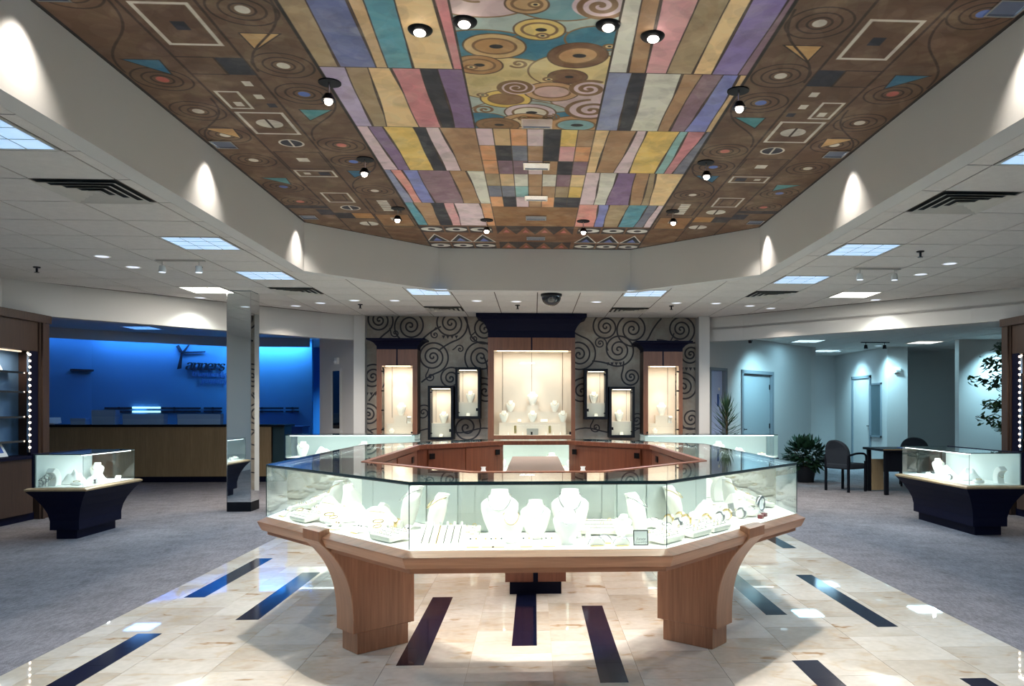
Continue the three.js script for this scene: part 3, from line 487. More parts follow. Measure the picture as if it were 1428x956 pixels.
for (const [x, d] of [[-3.74, 12.4], [-3.26, 12.05], [-2.68, 11.74], [-2.08, 11.72], [-.86, 11.7], [-.27, 11.74], [.94, 11.73], [2.17, 11.79], [2.78, 11.8], [3.38, 12.06], [3.8, 12.34]]) {
  downlight(x, d, CH, 'round recessed ceiling downlight in the row before the curled wall', 'downlights before the curled wall', M.bulbSoft); spot(x, CH - .03, d, x, 0, d + .25, 0xfff2e2, LV.rowDown, 1.05, .8, 2);
}
for (const [x, d, tx, td] of [[-4.85, 11.55, -4.85, 11.55], [5.05, 11.3, 5.05, 11.3]]) { downlight(x, d, CH, x < 0 ? 'round downlight close to the soffit by the mirrored column' : 'round downlight close to the soffit by the seating area', null, M.bulbSoft); spot(x, CH - .02, d, tx, 0, td, 0xf6fff6, LV.headWash, 1.08, .7); }
// small rectangular fittings set in the mural
for (const [x, d] of [[-2.56, 4.2], [-2.56, 6.55], [-2.56, 8.98], [2.58, 4.12], [2.58, 6.55], [2.58, 8.98]]) {
  const o = thing('mural_wall_washer', x < 0 ? 'small rectangular recessed fitting at the left rim of the mural' : 'small rectangular recessed fitting at the right rim of the mural', 'downlight', x < 0 ? 'fittings along the left rim' : 'fittings along the right rim', x, MH - .008, d);
  part('trim_ring', sweepRing(rect(-.09, .09, -.09, .09), [[-.012, .006], [-.012, -.006], [0, -.006], [0, .006]], false), M.chrome, o); part('reflector', bx(-.08, .08, 0, .006, -.08, .08), std({ color: 0x9fb0d8, roughness: .12, metalness: 1 }), o);
  spot(x, MH - .03, d, x, 0, d, 0xfff6ea, LV.washer, .8, .95, 1);
}
for (const d of [5.95, 7.0, 8.06, 8.9, 9.95]) {
  const o = thing('mural_downlight', `small rectangular mirrored ceiling fitting ${d < 6 ? 'among the painted discs' : d < 7.5 ? 'in the middle of the painted checks' : d < 8.5 ? 'on the last row of painted checks' : d < 9.5 ? 'on the plain brown panel of the mural' : 'between the painted triangles'}`, 'downlight', 'fittings on the middle line', .02, MH - .008, d);
  part('trim_ring', sweepRing(rect(-.118, .118, -.1, .1), [[-.014, .006], [-.014, -.006], [0, -.006], [0, .006]], false), M.chrome, o); part('reflector', bx(-.104, .104, 0, .006, -.086, .086), std({ color: 0xd4d8e4, roughness: .12, metalness: 1 }), o);
  spot(.02, MH - .03, d, .02, 0, d, 0xfff8f0, LV.muralDown, .7, .6, 1);
}
// black pull-down spots and eyeball spots
for (const [x, d, ax, ad, lab] of [[-1.37, 5.29, -1.4, 4.6, 'beside the lilac stripe'], [-1.48, 6.9, -1.5, 6.3, 'beside the pale pink edge stripe'], [-1.485, 8.57, -1.4, 8.0, 'beside the teal edge stripe'], [1.4, 5.29, 1.4, 4.6, 'beside the blue and tan stripes'], [1.52, 6.84, 1.5, 6.3, 'beside the dark slate stripe'], [1.53, 8.55, 1.4, 8.0, 'beside the pale pink and slate stripes'], [-.55, 9.05, -.3, 8.6, 'at the orange end stripe'], [.57, 9.05, .3, 8.6, 'at the coral end stripe']]) {
  const o = thing('pulldown_spotlight', `black pull-down spotlight with a lit bulb ${lab}`, 'spotlight', 'pull-down spotlights', x, MH, d);
  part('recess_disc', cyl(.075, .075, .008, 0, -.004, 0, 28), M.dark, o); part('arm', cyl(.007, .007, .1, 0, -.055, .02, 8), M.chrome, o);
  const h = part('lamp_ring', cyl(.026, .05, .045, 0, -.115, .03, 24), M.blackMetal, o); part('bulb', new THREE.SphereGeometry(.027, 16, 10).translate(0, -.14, .034), M.bulb, h);
  spot(x, MH - .19, d - .034, ax, 0, ad, 0xfff7ee, LV.muralSpot, .66, .6, 1);
}
for (const [x, d] of [[-.658, 4.53], [-.393, 4.42], [.42, 4.42], [.694, 4.54]]) {
  const o = thing('eyeball_spotlight', `black round eyeball spotlight ${x < -.5 ? 'on the peach stripe' : x < 0 ? 'where the discs meet the rose stripe' : x < .5 ? 'where the discs meet the cream stripe' : 'on the salmon pink stripe'}`, 'spotlight', 'eyeball spotlights', x, MH, d);
  part('eyeball', new THREE.SphereGeometry(.072, 24, 12, 0, Math.PI * 2, Math.PI / 2, Math.PI / 2).scale(1, .45, 1), M.blackMetal, o); part('bulb', new THREE.SphereGeometry(.034, 16, 10).scale(1, .5, 1).translate(0, -.03, .02), M.bulb, o);
  spot(x, MH - .09, d - .02, x * 1.2, 0, 3.6, 0xfff7ee, LV.muralSpot, .6, .6, 1);
}
// camera dome, sprinklers, track lights
{
  const o = thing('camera_dome', 'black security camera dome hanging under the ceiling behind the mural', 'camera', null, .24, CH, 10.98);
  part('mount', cyl(.15, .15, .03, 0, -.015, 0, 32), M.dark, o); part('dome', new THREE.SphereGeometry(.14, 32, 16, 0, Math.PI * 2, Math.PI / 2, Math.PI / 2).translate(0, -.03, 0), phys({ color: 0x060810, roughness: .06, clearcoat: 1 }), o);
}
for (const [x, d] of [[-5.67, 9.16], [-3.82, 9.07], [3.96, 7.81], [-2.69, 12.18], [-.26, 12.15], [2.15, 12.12]]) {
  const o = thing('fire_sprinkler', 'small dark fire sprinkler head under the ceiling tiles', 'sprinkler', 'fire sprinklers', x, CH, d);
  part('escutcheon', cyl(.04, .035, .012, 0, -.006, 0, 16), M.blackMetal, o); part('stem', cyl(.012, .012, .05, 0, -.035, 0, 8), M.blackMetal, o); part('deflector', cyl(.026, .026, .005, 0, -.062, 0, 12), M.blackMetal, o);
}
for (const [xa, xb, d] of [[-4.1, -3.58, 8.65], [3.67, 4.21, 8.77]]) {
  const o = thing('track_light', `pale ceiling track with two spot heads ${xa < 0 ? 'left' : 'right'} of the mural`, 'track light', null, (xa + xb) / 2, CH, d), w = (xb - xa) / 2;
  part('track', bx(-w, w, -.02, 0, -.015, .015), M.ventMetal, o);
  for (const k of [-.75, .75]) { const h = part('spot_head', [cyl(.006, .006, .05, k * w, -.045, 0, 8), cyl(.03, .04, .07, k * w, -.1, 0, 16)], M.ventMetal, o); part('lens', cyl(.034, .034, .004, k * w, -.137, 0, 16), M.bulbSoft, h); }
}

// ------------------------------------------------------------------ pieces shown in the cases
const bustShape = (k, lean = .02) => loft([[0, .034, .03, 0, .0], [.03, .05, .036, 0, .0], [.08, .071, .042, 0, -.002], [.125, .083, .043, 0, -.006], [.15, .083, .038, 0, -.01], [.165, .07, .036, 0, -.014], [.176, .05, .035, 0, -.016], [.188, .041, .034, 0, -.016], [.21, .037, .03, 0, -.016 - lean * .5]].map(s => s.map(v => v * k)), 28);
const chain = (k, drop = .06, w = .05) => { const pts = []; for (let i = 0; i < 24; i++) { const a = i / 24 * Math.PI * 2, f = Math.max(0, Math.cos(a)); pts.push([k * w * Math.sin(a) * (1 + .1 * f), k * (.184 - drop * f ** 1.4 + .012 * Math.max(0, -Math.cos(a))), k * (-.014 + (f > 0 ? .062 : .034) * Math.cos(a) + .004)]); } return pts; };
function bust(x, y, d, turn, k, metal, label, group, tilt = 0) {
  const o = thing('necklace_bust', label, 'display bust', group, x, y, d, turn);
  part('neck_form', bustShape(k).rotateX(-tilt).translate(0, tilt ? .03 * k * Math.abs(Math.sin(tilt)) + .002 : 0, 0), M.velvet, o);
  part('necklace', tube(chain(k), .0016 * k + .0007, 48, 6, true).rotateX(-tilt).translate(0, tilt ? .03 * k * Math.abs(Math.sin(tilt)) + .002 : 0, 0), metal, o); return o;
}
const ramp = (w, h, l) => { const s = new THREE.Shape([[0, 0], [l, 0], [l, h], [.01, .012]].map(p => new THREE.Vector2(...p))); return metric(extrudeSide(s, w, .002).rotateY(Math.PI / 2)); };
function braceletRamp(x, y, d, turn, label, group) {
  const o = thing('bracelet_ramp', label, 'display stand', group, x, y, d, turn);
  part('ramp_base', ramp(.22, .075, .22).translate(0, .0025, 0), M.leatherette, o);
  for (let i = 0; i < 6; i++) { const q = -.09 + i * .036; part('bracelet', new THREE.CylinderGeometry(.0036, .0036, .2, 8).rotateX(Math.PI / 2 + .3).translate(q, .05, -.105), i === 2 ? M.gold : M.silver, o); part('peg', cyl(.006, .008, .025, q, .088, -.205, 10), M.velvet, o); }
  return o;
}
function ringFinger(x, y, d, turn, k, label, group) {
  const o = thing('ring_finger', label, 'display stand', group, x, y, d, turn);
  part('cone', loft([[0, .016, .016], [.01, .014, .014], [.04, .009, .009], [.052, .006, .006], [.056, .001, .001]].map(s => s.map(v => v * k)), 14), M.velvet, o);
  part('ring', new THREE.TorusGeometry(.0105 * k, .0018 * k, 6, 18).rotateX(Math.PI / 2).translate(0, .032 * k, 0), rnd() < .5 ? M.gold : M.silver, o); return o;
}
function bolster(x, y, d, turn, label, group) {
  const o = thing('bracelet_bolster', label, 'display stand', group, x, y, d, turn);
  part('half_roll', metric(new THREE.CylinderGeometry(.04, .04, .05, 20, 1, false, 0, Math.PI)  .rotateX(Math.PI / 2).rotateZ(Math.PI / 2)), M.velvet, o);
  part('bracelet', new THREE.TorusGeometry(.042, .004, 6, 24, Math.PI).translate(0, 0, 0), rnd() < .6 ? M.silver : M.steel, o); part('base_plate', bx(-.03, .03, 0, .006, -.034, -.028), M.gold, o); return o;
}
function ringTray(x, y, d, turn, label, group, tilt = .12) {
  const o = thing('ring_tray', label, 'display tray', group, x, y, d, turn);
  const ty = .018 + .072 * Math.sin(tilt); part('tray', metric(new RoundedBoxGeometry(.2, .03, .14, 2, .008).rotateX(tilt).translate(0, ty, 0)), M.leatherette, o);
  for (let j = 0; j < 3; j++) { const z = -.045 + j * .045; part('slot', new THREE.BoxGeometry(.17, .003, .006).translate(0, .0155, z).rotateX(tilt).translate(0, ty, 0), M.greyPad, o); }
  for (let j = 0; j < 3; j++) for (let i = 0; i < 4; i++) part('ring', new THREE.TorusGeometry(.009, .0018, 5, 14).rotateY(.2).translate(-.066 + i * .044, .021, -.045 + j * .045).rotateX(tilt).translate(0, ty, 0), (i + j) % 3 ? M.silver : M.gold, o);
  return o;
}
function earringCard(x, y, d, turn, label, group) {
  const o = thing('earring_card', label, 'display card', group, x, y, d, turn);
  part('card', metric(new RoundedBoxGeometry(.06, .006, .075, 2, .002).rotateX(.7).translate(0, .027, 0)), M.leatherette, o);
  for (const s of [-1, 1]) part('earring', new THREE.SphereGeometry(.005, 8, 6).translate(s * .014, .004, -.01).rotateX(.7).translate(0, .029, 0), rnd() < .5 ? M.gold : M.steel, o);
  part('foot', bx(-.03, .03, 0, .006, -.04, -.03), M.gold, o); return o;
}
function watch(x, y, d, turn, label, group, metal = M.gold) {
  const o = thing('wristwatch_on_cuff', label, 'watch', group, x, y, d, turn);
  y += .0045; o.position.y = y; part('cuff', metric(new THREE.CylinderGeometry(.026, .026, .05, 20).rotateZ(Math.PI / 2).translate(0, .0245, 0)), M.velvet, o);
  part('strap', new THREE.TorusGeometry(.028, .006, 6, 24).rotateY(Math.PI / 2).scale(1.6, 1, 1).translate(0, .031, 0), metal, o);
  const h = part('watch_case', cyl(.015, .015, .008, 0, 0, 0, 20).rotateX(.9).translate(0, .052, .021), metal, o); part('dial', cyl(.012, .012, .002, 0, .005, 0, 20).rotateX(.9).translate(0, .052, .021), M.paper, h); return o;
}
function draped(x, y, d, turn, k, label, group) {                    // soft heap of draped display cloth
  const o = thing('draped_cloth', label, 'display cloth', group, x, y, d, turn);
  const g = new THREE.PlaneGeometry(.3 * k, .24 * k, 22, 18).rotateX(-Math.PI / 2), p = g.attributes.position, s = Math.floor(rnd() * 999);
  for (let i = 0; i < p.count; i++) { const u = p.getX(i) / (.3 * k) + .5, v = p.getZ(i) / (.24 * k) + .5, e = Math.sin(u * Math.PI) * Math.sin(v * Math.PI); p.setY(i, .004 + k * (.13 * e * (.4 + .9 * fbm(u, v, 3, 3, s, 3)) + .03 * Math.abs(Math.sin(u * 9 + v * 6 + s)) * e)); }
  g.computeVertexNormals(); part('cloth', g, std({ color: 0xf4f1ea, roughness: .85, side: THREE.DoubleSide }), o);
  part('chain', tube([[-.08 * k, .09 * k, .02 * k], [-.03 * k, .1 * k, .06 * k], [.03 * k, .1 * k, .06 * k], [.08 * k, .09 * k, .02 * k]], .002, 20, 5), M.gold, o); return o;
}
function pillow(x, y, d, turn, label, group, metal = M.gold) {
  const o = thing('jewellery_pillow', label, 'display pillow', group, x, y, d, turn);
  const g = new THREE.SphereGeometry(1, 24, 14), p = g.attributes.position; for (let i = 0; i < p.count; i++) { const x_ = p.getX(i), z = p.getZ(i); p.setXYZ(i, .06 * Math.sign(x_) * Math.abs(x_) ** .6, .02 * p.getY(i), .045 * Math.sign(z) * Math.abs(z) ** .6); } g.computeVertexNormals();
  part('cushion', g.rotateX(.25).translate(0, .03, 0), M.velvet, o);
  part('bracelet', new THREE.TorusGeometry(.026, .0028, 6, 28).rotateX(-Math.PI / 2 + .25).scale(1.3, 1, .8).translate(0, .052, .004), metal, o); return o;
}
function cShape(x, y, d, turn, k, label, group) {                      // leaning white collar display
  const o = thing('collar_display', label, 'display stand', group, x, y, d, turn);
  const s = new THREE.Shape(); s.moveTo(-.03, 0); s.bezierCurveTo(-.06, .1, -.02, .19, .04, .2); s.lineTo(.075, .16); s.bezierCurveTo(.03, .14, .01, .08, .035, 0); s.closePath();
  part('collar', metric(extrudeSide(s, .11, .006).rotateY(-Math.PI / 2).translate(0, .0065, 0).scale(k, k, k)), M.velvet, o); part('chain', tube([[-.05 * k, .15 * k, -.02 * k], [-.02 * k, .08 * k, .056 * k], [.02 * k, .08 * k, .056 * k], [.05 * k, .15 * k, -.02 * k]], .002, 20, 5), M.gold, o); return o;
}

// ------------------------------------------------------------------ the eight-sided display counter
const O = [[-.6, 3.765], [-1.69, 5.0], [-1.69, 7.75], [-.6, 9.05], [.645, 9.05], [1.71, 7.75], [1.71, 5.0], [.645, 3.765]];
const TOP = 1.05, DECK = .72, FL = .62, WID = .58;
const I = offset(O, -WID);
const facet = i => { const a = O[(i + 7) % 8], b = O[i]; return facetOf(a, b); };
function facetOf(a, b) { const l = Math.hypot(b[0] - a[0], b[1] - a[1]), t = [(b[0] - a[0]) / l, (b[1] - a[1]) / l]; let n = [t[1], -t[0]]; const m = [(a[0] + b[0]) / 2, (a[1] + b[1]) / 2]; if (n[0] * (m[0] - .01) + n[1] * (m[1] - 6.4) < 0) n = [-n[0], -n[1]]; return { a, b, l, t, n, m, turn: Math.atan2(n[0], -n[1]) }; }
const FC = O.map((_, i) => facetOf(O[i], O[(i + 1) % 8]));             // 0 front-left, 1 left, 2 rear-left, 3 rear, 4 rear-right, 5 right, 6 front-right, 7 front
const at = (f, s, u) => [f.a[0] + f.t[0] * f.l * s - f.n[0] * u, f.a[1] + f.t[1] * f.l * s - f.n[1] * u];
const counter = thing('display_counter', 'large eight-sided wooden jewellery counter with glass cases and curved legs', 'display counter');
const slabOf = (f, u0, u1, y0, y1, s0 = 0, s1 = 1) => { const p = [at(f, s0, u0), at(f, s1, u0), at(f, s1, u1), at(f, s0, u1)]; return prism(area(p) < 0 ? p.reverse() : p, y0, y1); };
const mitred = (i, u0, u1, y0, y1) => { const A = offset(O, -u0), B = offset(O, -u1), j = (i + 1) % 8, p = [A[i], A[j], B[j], B[i]]; return prism(area(p) < 0 ? p.reverse() : p, y0, y1); };
{
  const ringPrism = (u0, u1, y0, y1) => prism(offset(O, u0), y0, y1, [offset(O, u1)]);
  part('deck_board', ringPrism(-.02, -WID + .02, FL + .01, DECK - .006), M.cherry, counter);
  for (let i = 0; i < 8; i++) part('deck_lining', mitred(i, .004, WID - .03, DECK - .006, DECK), M.white, counter, 'white display deck');
  part('edge_moulding', sweepRing(O, [[-.02, DECK - .004], [-.002, DECK - .002], [.05, DECK - .026], [.05, DECK - .032], [.026, DECK - .082], [-.02, DECK - .082]], false), M.cherryH, counter);
  part('lower_moulding', sweepRing(O, [[-.01, DECK - .08], [-.006, DECK - .086], [-.006, FL - .012], [-.05, FL - .012]], false), M.cherryH, counter);
  part('underside', ringPrism(-.01, -WID, FL, FL + .012), M.cherry, counter);
  for (let i = 0; i < 8; i++) {
    const f = FC[i], back = i === 3;
    part('glass_pane', back ? mitred(i, WID - .01, WID - .004, DECK, TOP - .006) : mitred(i, 0, .006, DECK, TOP - .006), M.glass, counter);
    part('glass_top', mitred(i, 0, WID - .035, TOP - .006, TOP), M.glassTop, counter);
    part('edge_strip', mitred(i, -.002, .003, TOP - .009, TOP + .001), M.glassEdge, counter);
    part('top_rail', mitred(i, WID - .035, WID + .008, TOP - .04, TOP + .004), M.red, counter);
    // panels behind the goods: white inside, wood with sliding doors towards the middle
    const n = i === 7 || i === 3 ? 3 : f.l > 2 ? 4 : 3;
    if (!back) {
      const bp = part('back_board', mitred(i, WID - .028, WID - .016, FL, TOP - .04), M.red, counter);
      part('white_liner', mitred(i, WID - .0295, WID - .0282, DECK, TOP - .04), M.whitePanel, bp);
      for (let k = 0; k < n; k++) part('white_back_panel', slabOf(f, WID - .036 - (k % 2) * .006, WID - .03 - (k % 2) * .006, DECK + .004, TOP - .042, .22 + .56 * k / n, .22 + .56 * (k + 1) / n - .004), M.whitePanel, bp);
      for (const s of [0, 1]) part('white_back_panel', slabOf(f, WID - .034, WID - .029, DECK + .004, TOP - .042, s ? .785 : .16, s ? .84 : .215), M.whitePanel, bp);
      for (let k = 0; k < 2; k++) {
        const g = k ? [.5, .8] : [.2, .515], dr = part('sliding_door', slabOf(f, WID - .014 + k * .008, WID - .004 + k * .008, FL + .02, TOP - .05, ...g), M.red, counter);
        const e = k ? .775 : .225; part('lock', slabOf(f, WID + .002 + k * .006, WID + .008 + k * .006, TOP - .14, TOP - .085, e - .02, e + .02), M.blackMetal, dr);
      }
      part('bottom_rail', mitred(i, WID - .02, WID + .008, FL, FL + .03), M.red, counter);
    } else part('white_back_panel', mitred(i, .012, .02, DECK, TOP - .02), M.whitePanel, counter);
    const hb = back ? [WID - .036, WID - .03] : [.008, .014]; part('lamp_housing', [mitred(i, ...hb, TOP - .017, TOP - .0065), mitred(i, back ? WID - .064 : .008, back ? WID - .03 : .04, TOP - .0085, TOP - .0065)], M.blackMetal, counter);
    part('strip_lamp', slabOf(f, back ? WID - .06 : .016, back ? WID - .04 : .036, TOP - .016, TOP - .009, .04, .96), M.lampWhite, counter);
    const q = at(f, .5, back ? WID - .055 : .035), l = new THREE.RectAreaLight(rgb(.92, .97, 1), LV.caseStrip * (back ? .45 : 1), f.l * .92, .03);
    l.position.set(q[0], TOP - .019, -q[1]); l.lookAt(q[0] - f.n[0] * .35 * (back ? -1 : 1), TOP - 1, -(q[1] - f.n[1] * .35 * (back ? -1 : 1))); scene.add(l);
  }
  for (const p of O) part('corner_strip', cyl(.0022, .0022, TOP - DECK - .01, p[0], (TOP + DECK) / 2, -p[1], 6), M.glassEdge, counter);
  // curved legs on the four slanted sides
  const s = new THREE.Shape(); s.moveTo(-.54, .128); s.lineTo(-.145, .128); s.lineTo(-.145, .2); s.bezierCurveTo(-.14, .42, -.075, .54, .045, .655); s.lineTo(.062, .675); s.lineTo(.062, DECK + .004); s.lineTo(.03, DECK + .014); s.lineTo(.006, DECK + .014); s.lineTo(.0, FL + .005); s.lineTo(-.54, FL + .005); s.closePath();
  const lg = metric(extrudeSide(s, .2, .004)), foot = metric(new RoundedBoxGeometry(.335, .13, .18, 2, .004).translate(-.34, .065, 0));
  for (const i of [0, 2, 4, 6]) {
    const f = FC[i], c = at(f, i === 0 ? .545 : i === 6 ? .455 : .5, 0), g = new THREE.Group(); g.name = 'leg_assembly';
    const m = part('leg', lg, M.cherry, counter); m.position.set(c[0], 0, -c[1]); m.rotation.y = f.turn - Math.PI / 2;
    part('foot', foot, M.cherry, m);
  }
}
// goods on the deck
{
  const y = DECK + .0005, P = (i, s, u) => at(FC[i], s, u), tn = (i, e = 0) => FC[i].turn + e;
  const B = (i, s, u, k, metal, label, group, e = 0, tilt = 0) => { const p = P(i, s, u); return bust(p[0], y, p[1], tn(i, e), k, metal, label, group, tilt); };
  // front side (7): a = right end -> s from right to left
  B(7, .665, .36, 1.2, M.silver, 'large white necklace bust with a silver collar, beside the middle bust', 'large busts in the front case'); B(7, .365, .36, 1.2, M.steel, 'large white necklace bust with a dark bead strand', null);
  B(7, .513, .33, .95, M.silver, 'middle-sized white bust between the two large front busts', null); B(7, .612, .2, .78, M.gold, 'small white bust with a thin gold chain before the front busts', 'small front busts'); B(7, .385, .15, .85, M.silver, 'small white bust with a fine pendant chain before the front busts', 'small front busts');
  B(7, .15, .33, .6, M.silver, 'short leaning white neck form at the end of the front case', null, -.3, .6);
  { const p = P(7, .89, .06); braceletRamp(p[0], y, p[1], 0, 'white ramp with rows of bracelets at the corner of the front case', null); }
  for (const s of [.76, .8, .835, .33, .29]) { const p = P(7, s, .34); ringFinger(p[0], y, p[1], 0, 1.1, 'white ring finger standing among the front busts', 'ring fingers in the front case'); }
  for (const [s, u] of [[.27, .1], [.235, .17], [.17, .1]]) { const p = P(7, s, u); bolster(p[0], y, p[1], .1, 'white half-round bolster with a silver bracelet', 'bolsters in the front case'); }
  for (const s of [.76, .7, .66, .55, .46]) { const p = P(7, s, .1); earringCard(p[0], y, p[1], 0, 'small white earring card along the front pane', 'earring cards along the front pane'); }
  { const p = P(7, .24, .46); ringTray(p[0], y, p[1], 0, 'white slotted ring tray at the end of the front case', null, .3); }
  { const p = P(7, .83, .42); ringTray(p[0], y, p[1], 0, 'white ring tray behind the bracelet ramp', null); }
  // small framed card
  const p = P(7, .095, .07), o = thing('sign_card', 'small square framed card reading Estate Jewelry', 'sign', null, p[0], y, p[1], .05);
  const cv = document.createElement('canvas'); cv.width = cv.height = 256; const c = cv.getContext('2d'); c.fillStyle = '#f4f4ee'; c.fillRect(0, 0, 256, 256); c.strokeStyle = '#4c483e'; c.lineWidth = 16; c.strokeRect(14, 14, 228, 228); c.fillStyle = '#6a675e'; c.textAlign = 'center'; c.font = 'italic 54px serif'; c.fillText('Estate', 128, 168); c.fillText('Jewelry', 128, 218);
  const ct = new THREE.CanvasTexture(cv); ct.colorSpace = THREE.SRGBColorSpace;
  const sg = new THREE.BoxGeometry(.078, .078, .004).rotateX(-.15).translate(0, .042, 0); part('card', sg, std({ map: ct, roughness: .6 }), o); part('easel', new THREE.BoxGeometry(.01, .06, .003).rotateX(.4).translate(0, .03, -.018), M.gold, o);
  // front-left side (0): a = front corner
  B(0, .2, .36, 1.05, M.gold, 'leaning white bust with a gold chain beside the corner pane', 'leaning busts in the front-left case', -.5, .15); B(0, .38, .38, 1.15, M.silver, 'leaning white bust with a silver chain', 'leaning busts in the front-left case', -.5, .15);
  for (const [s, u, e] of [[.14, .26, .2], [.3, .12, -.2], [.4, .22, .3], [.6, .12, 0], [.68, .16, .4], [.88, .13, 0]]) { const q = P(0, s, u); pillow(q[0], y, q[1], tn(0, e), 'white pillow with a gold bangle in the front-left case', 'pillows in the front-left case'); }
  for (const [s, u] of [[.52, .33], [.7, .33], [.87, .33]]) { const q = P(0, s, u); draped(q[0], y, q[1], tn(0, rr(-.3, .3)), .85, 'white draped cloth with a chain in the front-left case', 'draped cloths in the front-left case'); }
  for (const [s, u] of [[.97, .3], [.25, .24], [.4, .1], [.52, .07], [.96, .1]]) { const q = P(0, s, u); earringCard(q[0], y, q[1], tn(0), 'white earring card in the front-left case', 'earring cards in the front-left case'); }
  { const q = P(0, .36, .3); watch(q[0], y, q[1], tn(0, .6), 'gold cuff watch on a white roll in the front-left case', null); }
  for (const [s, u] of [[.2, .1], [.78, .1]]) { const q = P(0, s, u); ringTray(q[0], y, q[1], tn(0), 'white ring tray along the front-left pane', 'ring trays in the front-left case'); }
  { const q = P(0, .61, .47); cShape(q[0], y, q[1], tn(0), .5, 'curved white collar display in the front-left case', null); }
  // front-right side (6): a = outer corner
  B(6, .82, .34, 1.05, M.silver, 'tall leaning white bust at the corner of the front-right case', null, .4, .15); B(6, .47, .44, 1.0, M.gold, 'leaning white bust deep in the front-right case', null, .4, .2);
  for (const [s, u] of [[.9, .12], [.74, .1], [.6, .1]]) { const q = P(6, s, u); ringTray(q[0], y, q[1], tn(6), 'white ring tray along the front-right pane', 'ring trays in the front-right case'); }
  for (const [s, u, m] of [[.5, .22, M.gold], [.42, .2, M.steel], [.34, .22, M.gold], [.27, .18, M.steel], [.56, .3, M.gold], [.66, .26, M.steel], [.52, .38, M.gold], [.6, .38, M.gold]]) { const q = P(6, s, u); watch(q[0], y, q[1], tn(6, rr(-.3, .3)), m === M.gold ? 'gold wristwatch on a white roll in the front-right case' : 'steel wristwatch on a white roll in the front-right case', m === M.gold ? 'gold watches' : 'steel watches', m); }
  for (const [s, u] of [[.34, .36], [.1, .36]]) { const q = P(6, s, u); draped(q[0], y, q[1], tn(6, rr(-.3, .3)), .85, 'white draped cloth with a chain in the front-right case', 'draped cloths in the front-right case'); }
  for (const [s, u] of [[.2, .17], [.76, .24], [.68, .4]]) { const q = P(6, s, u); pillow(q[0], y, q[1], tn(6, rr(-.4, .4)), 'white pillow with a bracelet in the front-right case', 'pillows in the front-right case', M.silver); }
  { const q = P(6, .22, .26), o2 = thing('ring_box', 'open dark grey ring box in the front-right case', 'box', null, q[0], y, q[1], tn(6)); part('box_base', rbx(-.028, .028, 0, .03, -.028, .028), M.greyPad, o2); part('box_lid', metric(new RoundedBoxGeometry(.056, .05, .016, 2, .003).rotateX(-.2).translate(0, .053, -.03)), M.greyPad, o2); part('ring', new THREE.TorusGeometry(.01, .002, 6, 16).translate(0, .036, 0), M.gold, o2); }
  for (const [s, u] of [[.17, .1], [.23, .08]]) { const q = P(6, s, u), o2 = thing('garnet_box', 'small dark red jewel box in the front-right case', 'box', 'dark red boxes', q[0], y, q[1], tn(6)); part('box_base', rbx(-.018, .018, 0, .018, -.015, .015), M.garnet, o2); part('box_lid', rbx(-.019, .019, .018, .024, -.016, .016), M.garnet, o2); }
  { const q = P(6, .1, .18), o2 = thing('crystal_clock', 'round crystal clock standing in the front-right case', 'clock', null, q[0], y, q[1], tn(6)); part('clock_body', new THREE.TorusGeometry(.045, .014, 10, 30).translate(0, .06, 0), M.silver, o2); part('dial', new THREE.CylinderGeometry(.04, .04, .01, 28).rotateX(Math.PI / 2).translate(0, .06, 0), M.paper, o2); part('base', bx(-.04, .04, 0, .012, -.02, .02), M.silver, o2); }
  // sides and rear
  for (const i of [1, 5]) { const w = i === 1 ? 'left' : 'right'; for (let k = 0; k < 7; k++) { const q = P(i, .12 + k * .125, .13); k % 2 ? pillow(q[0], y, q[1], tn(i, rr(-.3, .3)), `white pillow along the ${w} side pane`, `pillows along the ${w} side`) : ringTray(q[0], y, q[1], tn(i), `white ring tray along the ${w} side pane`, `ring trays along the ${w} side`); }
    for (let k = 0; k < 7; k++) { const q = P(i, .1 + k * .13, .36); if (k % 3 === 0) bust(q[0], y, q[1], tn(i), .95, M.gold, `white necklace bust along the ${w} side case`, `busts along the ${w} side`); else if (k % 3 === 1) draped(q[0], y, q[1], tn(i, rr(-.6, .6)), .95, `white draped cloth along the ${w} side case`, `draped cloths along the ${w} side`); else cShape(q[0], y, q[1], tn(i), .9, `curved white collar display along the ${w} side case`, `collars along the ${w} side`); } }
  for (const i of [2, 4]) { const w = i === 2 ? 'rear-left' : 'rear-right'; for (let k = 0; k < 4; k++) { const q = P(i, .2 + k * .2, .26); pillow(q[0], y, q[1], tn(i), `white pillow with a bracelet in the ${w} case`, `pillows in the ${w} case`); } }
  for (const [s, k] of [[.64, .9], [.34, .7], [.82, .65], [.18, .7]]) { const q = P(3, s, .34); bust(q[0], y, q[1], 0, k, M.gold, 'white necklace bust in the rear case facing inward', 'busts in the rear case'); }
  for (const s of [.28, .46, .54, .72]) { const q = P(3, s, .46); pillow(q[0], y, q[1], 0, 'white pillow in the rear case facing inward', 'pillows in the rear case'); }
}
